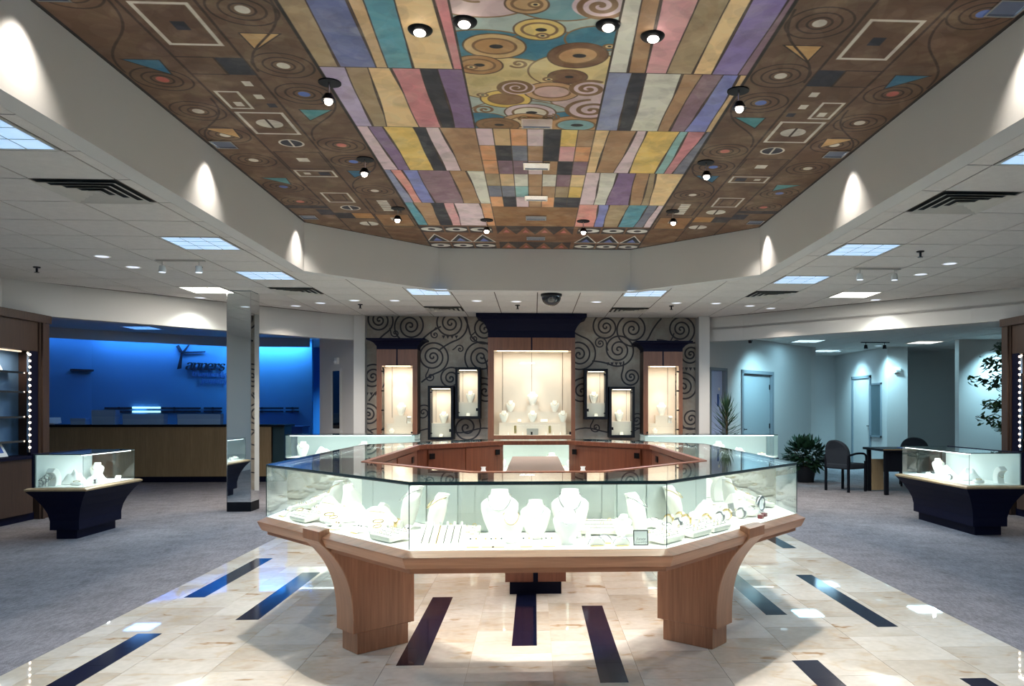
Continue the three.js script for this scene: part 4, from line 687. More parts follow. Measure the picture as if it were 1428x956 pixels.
// narrow work desk in the middle of the counter
{
  const o = thing('work_desk', 'narrow taupe-topped wooden desk standing inside the counter ring', 'desk', null, .01, 0, 5.88);
  part('plinth', bx(-.195, .195, 0, .095, .02, 2.15), M.navy, o);
  part('cabinet', [rbx(-.23, -.018, .095, .88, 0, 2.16), rbx(.018, .23, .095, .88, 0, 2.16)], M.red, o); part('divider', bx(-.018, .018, .095, .88, .006, 2.15), M.navy, o);
  part('desk_top', rbx(-.235, .235, .88, .91, -.01, 2.18), M.taupe, o); part('cable_slot', bx(-.028, .028, .908, .9115, .22, .26), M.blackMetal, o);
}
for (const x of [-.52, .5]) { const o = thing('tissue_box', 'small white box standing beside the work desk', 'box', 'white boxes beside the desk', x, 0, 8.0); part('box_body', rbx(-.05, .05, .0, .1, -.05, .05), M.paper, o); part('tissue', loft([[.1, .03, .03], [.13, .02, .015], [.15, .03, .004]], 12), M.paper, o); o.children.forEach(c => c.position.y = .66); part('stand', bx(-.06, .06, 0, .66, -.06, .06), M.red, o); }

// ------------------------------------------------------------------ low dark cases on the carpet
function lowCase(x0, x1, d0, d1, side, label) {
  const cx = (x0 + x1) / 2, o = thing('floor_showcase', label, 'showcase', null, cx, 0, (d0 + d1) / 2), w = (x1 - x0) / 2, l = (d1 - d0) / 2, r = rect(-w, w, -l, l);
  part('plinth', sweepRing(r, [[-.045, 0], [-.045, .115]]), M.navy, o);
  part('flared_body', sweepRing(r, [[0, .1], [0, .2], [.015, .28], [.045, .36], [.095, .45], [.155, .525], [.155, .53]]), M.navy, o);
  part('deck_trim', sweepRing(r, [[.15, .53], [.165, .535], [.165, .552], [.14, .565]]), M.tan, o, 'pale wooden edge');
  const g = offset(r, .1), [ga, , gb] = g; part('deck_lining', prism(offset(g, -.004), .565, .57), M.white, o);
  const X = gb[0], D = gb[1], T0 = .57, T1 = .92;
  for (const p of [bx(-X, X, T0, T1 - .006, -D, -D + .006), bx(-X, X, T0, T1 - .006, D - .006, D), bx(side * X - side * .003 - .003, side * X - side * .003 + .003, T0, T1 - .006, -D + .007, D - .007)]) part('glass_pane', p, M.glass, o);
  part('glass_top', bx(-X, X, T1 - .006, T1, -D, D), M.glassTop, o);
  part('edge_strip', sweepRing(g, [[.001, T1 - .008], [.002, T1 + .001]], false), M.glassEdge, o);
  for (const q of g) part('corner_strip', cyl(.002, .002, T1 - T0 - .01, q[0] * .998, (T0 + T1) / 2, -q[1] * .998, 6), M.glassEdge, o);
  part('back_panel', bx(-side * (X - .012) - .006, -side * (X - .012) + .006, T0, T1 - .01, -D + .01, D - .01), M.whitePanel, o); part('back_frame', [bx(-side * (X + .012) - .012, -side * (X + .012) + .012, T0 - .02, T1 + .006, -D, D)], M.navy, o);
  part('strip_lamp', bx(side * (X - .03) - .01, side * (X - .03) + .01, T1 - .02, T1 - .008, -D + .04, D - .04), M.lampWhite, o);
  const lx = cx + side * (X - .03), l2 = new THREE.RectAreaLight(rgb(.84, .93, 1), LV.sideStrip, .03, 2 * D - .1); l2.position.set(lx, T1 - .024, -(d0 + d1) / 2); l2.rotation.set(-Math.PI / 2, side * .5, 0, 'ZYX'); scene.add(l2);
  return { o, cx, dm: (d0 + d1) / 2, X, D, y: .5705 };
}
{
  const a = lowCase(-5.19, -4.885, 8.6, 9.46, 1, 'low dark flared showcase with a glass top on the left carpet');
  const b = lowCase(4.84, 5.23, 8.37, 9.72, -1, 'low dark flared showcase with a glass top on the right carpet');
  for (const [s, w] of [[a, 'left'], [b, 'right']]) {
    const G = w === 'left' ? 1 : -1;
    for (const [u, v, k] of [[-.07, -.13, .95], [.02, .14, .8], [-.08, .4, .9]]) if (s.D > .6 || v < .2) draped(s.cx + u * G, s.y, s.dm + v, Math.PI / 2, k, `white draped cloth in the ${w} low showcase`, `draped cloths in the ${w} low case`);
    cShape(s.cx - .14 * G, s.y, s.dm - s.D + .17, -.3 * G, .9, `curved white collar display in the ${w} low showcase`, null); pillow(s.cx + .12 * G, s.y, s.dm - s.D + .12, .2, `white pillow with a bracelet near the front pane of the ${w} low showcase`, null);
    watch(s.cx + .17 * G, s.y, s.dm - .15, .4, `watch on a white roll in the ${w} low showcase`, null, M.steel); earringCard(s.cx + .18 * G, s.y, s.dm + .3, .2, `white earring card in the ${w} low showcase`, null);
    bust(s.cx - .1 * G, s.y, s.dm + s.D - .16, 0, .95, M.gold, `white necklace bust at the far end of the ${w} low showcase`, null);
  }
  for (let i = 0; i < 4; i++) { const o = thing('bangle', 'thin silver bangle standing in the left low showcase', 'bangle', 'bangles in the left low case', -5.26 + i * .018, .5705, 8.545 + i * .02, .3); part('hoop', new THREE.TorusGeometry(.034, .003, 6, 28).translate(0, .038 + i * .022, 0), M.steel, o); part('post', cyl(.003, .003, .03 + i * .022, 0, (.03 + i * .022) / 2, 0, 6), M.chrome, o); }
}
// ------------------------------------------------------------------ glass cases before the curled wall
function rearCase(x0, x1, d0, d1, label, w) {
  const o = thing('rear_showcase', label, 'showcase', null, (x0 + x1) / 2, 0, (d0 + d1) / 2), X = (x1 - x0) / 2, D = (d1 - d0) / 2, T0 = .74, T1 = 1.05;
  part('kick_plate', bx(-X + .06, X - .06, 0, .1, -D + .06, D - .06), M.navy, o); part('cabinet', rbx(-X + .02, X - .02, .1, .7, -D + .02, D - .02), M.tan, o); part('deck_trim', rbx(-X - .01, X + .01, .7, .735, -D - .01, D + .01), M.navy, o); part('deck_lining', bx(-X + .01, X - .01, .735, .74, -D + .01, D - .01), M.white, o);
  part('glass_pane', bx(-X, X, T0, T1 - .006, -D, -D + .006), M.glass, o); for (const s of [-1, 1]) part('glass_pane', bx(s * (X - .003) - .003, s * (X - .003) + .003, T0, T1 - .006, -D + .007, D - .007), M.glass, o);
  part('glass_top', bx(-X, X, T1 - .006, T1, -D, D), M.glassTop, o); part('back_panel', bx(-X + .008, X - .008, T0, T1 - .008, D - .02, D - .008), M.whitePanel, o); part('edge_strip', sweepRing(rect(-X, X, -D, D), [[.001, T1 - .009], [.002, T1 + .001]], false), M.glassEdge, o);
  part('strip_lamp', bx(-X + .05, X - .05, T1 - .02, T1 - .008, -D + .02, -D + .04), M.lampWhite, o); panelLight(2 * X - .1, .03, rgb(.9, .97, 1), LV.backStrip, (x0 + x1) / 2, T1 - .024, d0 + .03, [0, -.85, -.6]);
  for (let k = 0; k < 6; k++) { const x = x0 + (x1 - x0) * (.1 + k * .16), d = d0 + .2, T0b = T0 + .0006; k % 3 === 0 ? bust(x, T0b, d, 0, 1, M.gold, `white necklace bust in the ${w} rear showcase`, `busts in the ${w} rear showcase`) : k % 3 === 1 ? draped(x, T0b, d, 0, .9, `white draped cloth in the ${w} rear showcase`, `draped cloths in the ${w} rear showcase`) : pillow(x, T0b, d - .06, 0, `white pillow in the ${w} rear showcase`, `pillows in the ${w} rear showcase`); }
}
rearCase(-3.37, -1.63, 10.72, 11.25, 'long glass showcase before the curled wall, on the blue room side', 'left');
rearCase(1.5, 3.33, 10.5, 11.03, 'long glass showcase before the curled wall, on the plant side', 'right');

// ------------------------------------------------------------------ lit cabinets on the curled wall
const WALLD = 13.8;
function wallCabinet(x0, x1, face, ox0, ox1, oy0, oy1, crown, label, doors, hingeLeft) {      // floor-standing, with crown
  const cx = (x0 + x1) / 2, o = thing('wall_cabinet', label, 'cabinet', null, cx, 0, face), dp = WALLD - face - .002, a = x0 - cx, b = x1 - cx, p = ox0 - cx, q = ox1 - cx, [cy0, cy1, cw] = crown;
  part('cabinet_side', bx(a, a + .02, 0, cy0, 0, dp), M.walnut, o); part('cabinet_side', bx(b - .02, b, 0, cy0, 0, dp), M.walnut, o);
  part('face_frame', [bx(a, p, oy0, oy1, -.02, 0), bx(q, b, oy0, oy1, -.02, 0), bx(a, b, 0, oy0, -.02, 0), bx(a, -.012, oy1, cy0, -.02, 0), bx(.012, b, oy1, cy0, -.02, 0)], M.brown, o); part('dark_inlay', bx(-.012, .012, oy1, cy0, -.016, 0), M.navy, o);
  part('inner_back', bx(p - .02, q + .02, oy0, oy1, dp - .03, dp - .01), M.cream, o); part('inner_lining', [bx(a + .021, a + .03, oy0, oy1, .002, dp - .03), bx(b - .03, b - .021, oy0, oy1, .002, dp - .03), bx(a + .021, b - .021, oy0 - .02, oy0, .002, dp - .01), bx(a + .021, b - .021, oy1, oy1 + .02, .002, dp - .01)], M.cream, o);
  part('crown', sweepRing(rect(a, b, -.02, dp), [[0, cy0], [0, cy0 + (cy1 - cy0) * .3], [cw * .12, cy0 + (cy1 - cy0) * .42], [cw * .3, cy0 + (cy1 - cy0) * .6], [cw * .62, cy0 + (cy1 - cy0) * .78], [cw, cy0 + (cy1 - cy0) * .86], [cw, cy1]].map(([u, y]) => [u, y])), M.navy, o, 'dark navy crown moulding');
  const n = doors; for (let k = 0; k < n; k++) { const u0 = p + (q - p) * k / n, u1 = p + (q - p) * (k + 1) / n, dr = part('glass_door', bx(u0 + .002, u1 - .002, oy0 + .002, oy1 - .002, -.012, -.007), M.glass, o); for (const y of [.08, .36, .64, .92]) { const hx = hingeLeft ? p + .012 : q - .012; if (n === 1) part('hinge', bx(hx - .022, hx + .022, oy0 + (oy1 - oy0) * y - .012, oy0 + (oy1 - oy0) * y + .012, -.022, -.004), M.blackMetal, dr); } part('lock', bx((hingeLeft || k ? u1 : u0) - .03, (hingeLeft || k ? u1 : u0) + .0, oy0 + .01, oy0 + .06, -.024, -.006), M.blackMetal, dr); }
  part('door_joint', [bx(n === 1 ? (hingeLeft ? p + (q - p) * .22 : p + (q - p) * .78) - .003 : -.003, (n === 1 ? (hingeLeft ? p + (q - p) * .22 : p + (q - p) * .78) : 0) + .003, oy0 + (oy1 - oy0) * .25, oy1, dp - .036, dp - .03)], M.taupe, o);
  if (n === 2) for (const k of [.1, .9]) part('shelf_standard', bx(p + (q - p) * k - .004, p + (q - p) * k + .004, oy0 + (oy1 - oy0) * .28, oy1, dp - .038, dp - .03), M.taupe, o);
  spot(cx + .02, oy1 - .04, face + .12, cx, oy0 + .45, face + .3, 0xffe8d2, LV.cabinetSpot, .5, .9, 1);
  const lampW = q - p - .1; part('strip_lamp', bx(p + .05, q - .05, oy1 - .012, oy1 - .001, .03, .06), M.lampWarm, o); panelLight(lampW, .06, rgb(1, .9, .79), LV.vitrine * 2.2 * (x1 - x0 > 1 ? .8 : 1), (ox0 + ox1) / 2, oy1 - .016, face + .05);
  return o;
}
wallCabinet(-.79, .7, 13.35, -.69, .63, .95, 2.4, [2.62, 3.015, .19], 'tall wooden wall cabinet with navy crown reaching the ceiling', 2, true);
wallCabinet(-2.69, -2.0, 13.45, -2.6, -2.08, .95, 2.14, [2.42, 2.6, .15], 'wooden wall cabinet with dark crown beside the slot window wall', 1, true);
wallCabinet(1.88, 2.56, 13.35, 1.96, 2.49, .95, 2.14, [2.39, 2.565, .15], 'wooden wall cabinet with dark crown beside the pale door wall', 1, false);
function vitrine(x0, x1, y0, y1, label, hingeRight) {
  const cx = (x0 + x1) / 2, face = 13.5, o = thing('wall_vitrine', label, 'display case', null, cx, 0, face), a = x0 - cx, b = x1 - cx, dp = WALLD - face - .002, t = .045;
  part('case_frame', [rbx(a, a + t, y0, y1, -.02, dp), rbx(b - t, b, y0, y1, -.02, dp), rbx(a + t, b - t, y0, y0 + t, -.02, dp), rbx(a + t, b - t, y1 - t, y1, -.02, dp)], M.dark, o);
  part('inner_back', bx(a + t, b - t, y0 + t, y1 - t, dp - .02, dp - .005), M.cream, o); const dr = part('glass_door', bx(a + t, b - t, y0 + t, y1 - t, -.008, -.003), M.glass, o);
  const hx = hingeRight ? b - t - .012 : a + t + .012; for (const y of [.12, .88]) part('hinge', bx(hx - .018, hx + .018, y0 + (y1 - y0) * y - .01, y0 + (y1 - y0) * y + .01, -.018, -.002), M.blackMetal, dr); part('lock', bx((hingeRight ? a + t : b - t - .03), (hingeRight ? a + t + .03 : b - t), y0 + t + .09, y0 + t + .14, -.02, -.002), M.blackMetal, dr);
  part('shelf_step', rbx(a + t + .005, b - t - .005, y0 + t, y0 + t + .24, .09, dp - .022), M.cream, o); part('door_joint', bx((hingeRight ? b - t - .07 : a + t + .06) - .003, (hingeRight ? b - t - .07 : a + t + .06) + .003, y0 + t + .25, y1 - t, dp - .024, dp - .02), M.taupe, o);
  part('strip_lamp', bx(a + t + .02, b - t - .02, y1 - t - .012, y1 - t - .001, .02, .05), M.lampWarm, o); panelLight(b - a - 2 * t - .06, .05, rgb(1, .84, .67), LV.vitrine * 3.4, cx, y1 - t - .016, face + .045);
  bust(cx + (hingeRight ? -.03 : .03), y0 + t + .2405, face + .18, 0, .95, M.gold, `cream necklace bust inside ${label.replace('small black-framed wall case', 'the small case')}`, null);
  const s = earringCard(cx, y0 + t, face + .05, 0, `cream earring card inside ${label.replace('small black-framed wall case', 'the small case')}`, null);
}
vitrine(-1.83, -1.39, .87, 1.8, 'small black-framed wall case hung low next to the left cabinet', false);
vitrine(-1.36, -.93, 1.23, 2.12, 'small black-framed wall case hung high next to the tall cabinet, left side', false);
vitrine(.87, 1.28, 1.22, 2.1, 'small black-framed wall case hung high next to the tall cabinet, right side', true);
vitrine(1.3, 1.75, .9, 1.79, 'small black-framed wall case hung low next to the right cabinet', true);
{ // goods in the big cabinets
  const o = thing('display_steps', 'cream stepped shelf inside the tall wall cabinet', 'shelf', null, -.03, .9502, 13.62); part('step', bx(-.58, .58, 0, .22, -.06, .12), M.cream, o); part('step', bx(-.6, .6, .22, .4, .04, .12), M.cream, o); part('middle_block', bx(-.1, .1, .4, .52, .04, .12), M.cream, o); part('grey_block', bx(-.1, .1, .0, .11, -.13, -.07), M.greyPad, o); for (const x of [-.3, .3]) part('pendant_bar', bx(x - .02, x + .02, .03, .16, -.075, -.06), M.gold, o);
  const g = 'busts in the tall wall cabinet', l = 'cream necklace bust on the steps of the tall wall cabinet', y = .951;
  bust(-.03, y + .52, 13.7, 0, 1.1, M.silver, 'cream necklace bust on the top block of the tall wall cabinet', null); for (const [x, h, d] of [[-.42, .4, 13.7], [.36, .4, 13.7], [-.53, .22, 13.6], [-.03, .22, 13.6], [.5, .22, 13.6]]) bust(x, y + h, d, 0, .95, M.gold, l, g);
  for (const x of [-.26, .14, .2]) earringCard(x, y + .22, 13.6, 0, 'cream earring card on the steps of the tall wall cabinet', 'cards in the tall wall cabinet'); for (const x of [-.45, -.2, .2, .33, .45]) ringFinger(x, y, 13.45, 0, .9, 'small ring finger on the floor of the tall wall cabinet', 'ring fingers in the tall wall cabinet');
  for (const [cx, d, w] of [[-2.33, 13.62, 'left'], [2.22, 13.58, 'right']]) {
    const s = thing('display_block', `cream display blocks inside the ${w} wall cabinet`, 'stand', null, cx, .9502, d); part('lower_block', bx(-.22, .22, 0, .2, -.04, .1), M.cream, s); part('upper_block', bx(-.1, .12, .2, .34, -.03, .1), M.cream, s);
    bust(cx + .02, 1.2908, d + .03, 0, 1.05, M.silver, `large cream bust on the blocks of the ${w} wall cabinet`, null); cShape(cx + .16, 1.151, d, .2, .6, `small collar display in the ${w} wall cabinet`, null); bust(cx - .12 , .951, d - .1, 0, .55, M.gold, `small cream bust on the floor of the ${w} wall cabinet`, null);
  }
}
// ------------------------------------------------------------------ tall built-in cabinets at the sides
function tallCabinet(side, dEnd, label) {
  const o = thing('tall_cabinet', label, 'cabinet', null, side * 6.3, 0, 0), X = u => side * u, B = (u0, u1, y0, y1, d0, d1) => bx(Math.min(X(u0), X(u1)), Math.max(X(u0), X(u1)), y0, y1, d0, d1), d0 = 7.6, e = dEnd, op0 = 7.9, op1 = dEnd - .36;
  part('kick_plate', B(.05, .27, 0, .1, d0, e - .06), M.navy, o); part('base_cabinet', B(0, .27, .1, .78, d0, e - .3), M.walnut, o); part('ledge', B(-.03, .27, .78, .82, d0, e - .2), M.navy, o);
  part('end_panel', B(-.02, .27, 0, 2.6, e - .2, e), M.walnut, o); part('end_moulding', B(-.045, -.02, 0, 2.6, e - .17, e - .13), M.walnut, o); part('inner_stile', B(.0, .04, .82, 2.128, e - .34, e - .2), M.navy, o);
  part('top_panel', B(0, .27, 2.13, 2.5, d0, e - .2), M.walnut, o); part('cornice', B(-.05, .27, 2.5, 2.6, d0, e), M.walnut, o); part('back_panel', B(.24, .27, .82, 2.13, d0, e - .2), std({ color: 0x5f7fa0, roughness: .6 }), o);
  part('lamp_rail', B(.005, .03, .86, 2.12, op1 - .01, op1 + .015), M.chrome, o); const n = 16; for (let i = 0; i < n; i++) part('bulb', new THREE.SphereGeometry(.014, 10, 8).translate(X(.0), .92 + i * 1.16 / (n - 1), -(op1)), std({ color: 0xffffff, emissive: 0xffe6cc, emissiveIntensity: 6 }), o);
  part('top_lamp', B(.1, .13, 2.112, 2.128, op0, op1), std({ color: 0xffffff, emissive: 0xffe2bc, emissiveIntensity: .6 }), o); const l = new THREE.RectAreaLight(rgb(1, .86, .72), LV.vitrine * 2, op1 - op0, .04); l.position.set(side * 6.345, 2.1, -(op0 + op1) / 2); l.rotation.set(-Math.PI / 2, 0, Math.PI / 2); scene.add(l);
  for (const y of [1.0, 1.3, 1.61, 1.85]) part('shelf', B(.03, .24, y - .012, y + .012, d0, op1 - .04), phys({ color: 0x10202a, roughness: .1, clearcoat: 1 }), o);
  return o;
}
tallCabinet(-1, 10.4, 'tall dark wood cabinet with lit glass shelves against the left wall'); tallCabinet(1, 10.18, 'tall dark wood cabinet with lit glass shelves against the right wall');
for (const [y, d] of [[1.312, 9.5], [1.312, 9.2], [1.012, 9.45], [1.622, 9.35]]) { const o = thing('shelf_vase', 'dark rounded vase on the left cabinet shelf', 'vase', 'vases on the left cabinet shelves', -6.42, y, d); part('vase_body', new THREE.LatheGeometry([[0, 0], [.03, 0], [.055, .04], [.06, .08], [.04, .12], [.025, .135], [.03, .15]].map(p => new THREE.Vector2(...p)), 20), M.dark, o); part('rim', new THREE.TorusGeometry(.03, .004, 6, 20).rotateX(Math.PI / 2).translate(0, .15, 0), M.gold, o); }
for (const [y, d, a] of [[1.862, 9.5, .3], [.8205, 9.6, .2], [1.012, 9.1, .3]]) { const o = thing('display_card', 'white leaning picture card in the left tall cabinet', 'card', 'cards in the left tall cabinet', -6.4, y, d, Math.PI / 2); part('card', metric(new RoundedBoxGeometry(.26, .18, .008, 1, .003).rotateX(-.5).translate(0, .083, 0)), M.paper, o); part('picture', new THREE.BoxGeometry(.16, .1, .002).translate(0, .01, .006).rotateX(-.5).translate(0, .083, 0), M.blueDeep, o); }

// ------------------------------------------------------------------ mirrored column
{
  const o = thing('mirrored_column', 'square mirror-clad column with a dark base standing on the carpet', 'column', null, -4.03, 0, 10.99), a = .163;
  part('base', rbx(-a, a, 0, .13, -a, a), M.dark, o); part('core', bx(-a + .01, a - .01, .13, CH, -a + .01, a - .01), M.frame, o);
  for (const [x0, x1, d0, d1] of [[-a + .012, a - .012, -a, -a + .008], [-a + .012, a - .012, a - .008, a], [-a, -a + .008, -a + .012, a - .012], [a - .008, a, -a + .012, a - .012]]) part('mirror_panel', bx(x0, x1, .13, CH - .012, d0, d1), M.mirror, o);
  for (const [x, d] of [[-1, -1], [1, -1], [-1, 1], [1, 1]]) part('corner_bead', bx(x * (a - .006) - .006, x * (a - .006) + .006, .13, CH - .012, d * (a - .006) - .006, d * (a - .006) + .006), M.chrome, o);
}
// ------------------------------------------------------------------ blue room
{
  const o = thing('service_counter', 'long tan wood service counter with a black top before the blue wall', 'counter', null, 0, 0, 15.2);
  part('kick_plate', bx(-10.6, -5.06, 0, .11, .03, .55), M.navy, o); part('counter_top', rbx(-10.7, -4.78, 1.06, 1.1, -.03, .6), M.dark, o);
  const edges = [-10.6, -9.3, -8.2, -7.1, -6.1, -5.05]; for (let i = 0; i < 5; i++) part('front_panel', bx(edges[i] + .002, edges[i + 1] - .002, .11, 1.06, 0, .03), M.tan, o); part('end_panel', bx(-5.05, -4.83, .0, 1.06, .1, .55), std({ color: 0x24434c, roughness: .5 }), o); part('carcass', bx(-10.6, -5.06, .11, 1.06, .032, .55), M.walnut, o);
  const p = thing('paper_stack', 'white paper sheets lying on the service counter', 'paper', null, -9.3, 1.1002, 15.4, .4); for (let i = 0; i < 3; i++) part('sheet', new THREE.BoxGeometry(.3, .004, .22).rotateX(.5).rotateY(i * .1).translate(.02 * i, .07 + i * .006, 0), M.paper, p); part('easel', bx(-.08, .08, 0, .06, 0, .05), M.paper, p);
  const s = thing('back_counter', 'low blue back counter with drawers along the blue wall', 'counter', null, -6.2, 0, 17.9, 0); part('counter_body', bx(-.5, .95, 0, .98, 0, .5), M.blueDeep, s); part('counter_top', bx(-.52, .97, .98, 1.01, -.02, .52), M.blueDeep, s);
  const wallY = 1.4;
  for (const [x, d, l, r] of [[-9.05, 17.42, .55, .63], [-8.16, 18.06, 1.1, .63], [-7.5, 18.54, .4, .63], [-6.45, 18.78, 1.0, .05], [-5.75, 18.82, .3, .05]]) for (const y of [1.42, 1.34]) { const q = thing('wall_rail', 'thin dark rail fixed along the blue wall', 'rail', 'rails along the blue wall', x, y, d, r); part('rail_bar', bx(-l / 2, l / 2, -.018, .018, -.04, -.01), M.sign, q); part('bracket', bx(-.02, .02, -.025, .025, -.012, -.001), M.sign, q); }
  for (const [x, w, k] of [[-8.3, .42, .28], [-7.55, .74, .2], [-6.5, .78, .2], [-8.78, .26, .12]]) { const q = thing('display_box', k > .25 ? 'tall pale box on the service counter before the blue wall' : k < .15 ? 'lowest pale box on the service counter, beside the paper sheets' : x < -7 ? 'wide pale box on the service counter next to the tall box' : 'wide pale box on the service counter beside the mirrored column', 'box', 'pale boxes before the blue wall', x, 1.1002, 15.5, .1); part('box_base', bx(-w / 2, w / 2, 0, k * .55, -.1, .1), std({ color: 0x9cc4f0, roughness: .7 }), q); part('box_lid', bx(-w / 2 - .005, w / 2 + .005, k * .55, k, -.105, .105), std({ color: 0x8cb4e8, roughness: .7 }), q); }
  const l = thing('lit_sign_strip', 'glowing pale strip on the blue wall between the rails', 'light', null, -8.62, 1.38, 17.73, .63); part('light_tube', [bx(-.28, .28, .03, .07, -.06, -.03), bx(-.28, .28, -.06, -.02, -.06, -.03)], std({ color: 0xffffff, emissive: rgb(.35, .8, 1), emissiveIntensity: 1 }), l); panelLight(.5, .1, rgb(.4, .8, 1), 2, -8.55, 1.38, 17.62, [.6, 0, .8]);
  const h = thing('wall_shelf', 'small dark bracket shelf on the shaded blue wall', 'shelf', null, -9.6, 2.2, 16.98, .77); part('shelf_board', bx(-.2, .2, 0, .04, -.14, 0), M.sign, h); part('bracket', metric(extrudeSide(new THREE.Shape([[0, 0], [.12, 0], [0, .12]].map(p => new THREE.Vector2(...p))), .3, 0).rotateY(Math.PI / 2).translate(0, .04, .0)), M.sign, h);
  const w = thing('office_desk', 'blue-lit desk beyond the end of the blue wall', 'desk', null, -4.75, 0, 19.6); part('desk_top', bx(-.6, .9, .72, .76, 0, .7), M.blueDeep, w); part('desk_panel', bx(-.58, .88, 0, .72, .3, .34), M.blueDeep, w);
  const b = thing('tall_screen', 'dark blue cupboard beyond the end of the blue wall', 'cupboard', null, -4.6, 0, 20.8); part('cupboard_body', bx(-.4, .5, 0, 1.3, 0, .4), M.sign, b); part('cupboard_door', bx(-.38, .04, .06, 1.26, -.02, 0), M.blueDeep, b); part('cupboard_door', bx(.06, .48, .06, 1.26, -.02, 0), M.blueDeep, b);
  spot(-4.4, LOWL - .05, 19.8, -4.4, .9, 20.6, rgb(.14, .6, 1), LV.blueSpot, .9, .8, 4); downlight(-4.4, 19.8, LOWL, 'round blue downlight beyond the end of the blue wall', null, M.lensBlue);
  const g = thing('wall_device', 'small white alarm box above the slot window', 'alarm', null, -3.6, 2.28, 14.47, -Math.atan2(1.25, 1.2)); part('housing', rbx(-.05, .05, -.06, .06, -.05, 0), M.white, g); part('lamp_dome', new THREE.SphereGeometry(.03, 14, 10).translate(-.01, -.02, .05), M.white, g);
}
// lettering on the blue wall
{
  const bold = await new FontLoader().loadAsync('fonts/droid/droid_serif_bold.typeface.json'), sans = await new FontLoader().loadAsync('fonts/droid/droid_sans_bold.typeface.json');
  const A = [-9.23, 16.85], Bq = [-7.1, 18.4], L = Math.hypot(Bq[0] - A[0], Bq[1] - A[1]), th = Math.atan2(Bq[1] - A[1], Bq[0] - A[0]);
  const o = thing('wall_lettering', 'dark brush lettering reading Tanners on the blue wall', 'sign', null, -8.1, 2.3, 18.06, th);
  const shear = g => { g.applyMatrix4(new THREE.Matrix4().set(1, .25, 0, 0, 0, 1, 0, 0, 0, 0, 1, 0, 0, 0, 0, 1)); return g; };
  const brush = pts => new THREE.ExtrudeGeometry(new THREE.Shape(pts.map(p => new THREE.Vector2(...p))), { depth: .02, bevelEnabled: false });
  const x0 = -.02;
  part('letter_t', [brush([[x0, .52], [x0 + .06, .56], [x0 + .14, .4], [x0 + .11, .02], [x0 + .02, 0], [x0 + .1, .36]]), brush([[x0 + .08, .34], [x0 + .26, .58], [x0 + .29, .57], [x0 + .16, .36]]), brush([[x0 + .05, .4], [x0 + .62, .44], [x0 + .62, .41], [x0 + .12, .36]])], M.sign, o);
  let x = x0 + .17; for (const ch of 'anners') { const g = shear(new TextGeometry(ch, { font: bold, size: .22, depth: .02, curveSegments: 5 })); g.computeBoundingBox(); const w = g.boundingBox.max.x; g.translate(x, .0, 0); part('letter_' + ch, g, M.sign, o); x += w * .74; }
  for (const [word, y] of [['Diamonds', -.15], ['Jewelry', -.31]]) { const g = new TextGeometry(word, { font: sans, size: .115, depth: .012, curveSegments: 4 }); g.computeBoundingBox(); g.translate(1.08 - g.boundingBox.max.x, y, 0); part('lettering_line', g, M.blueDeep, o); }
}
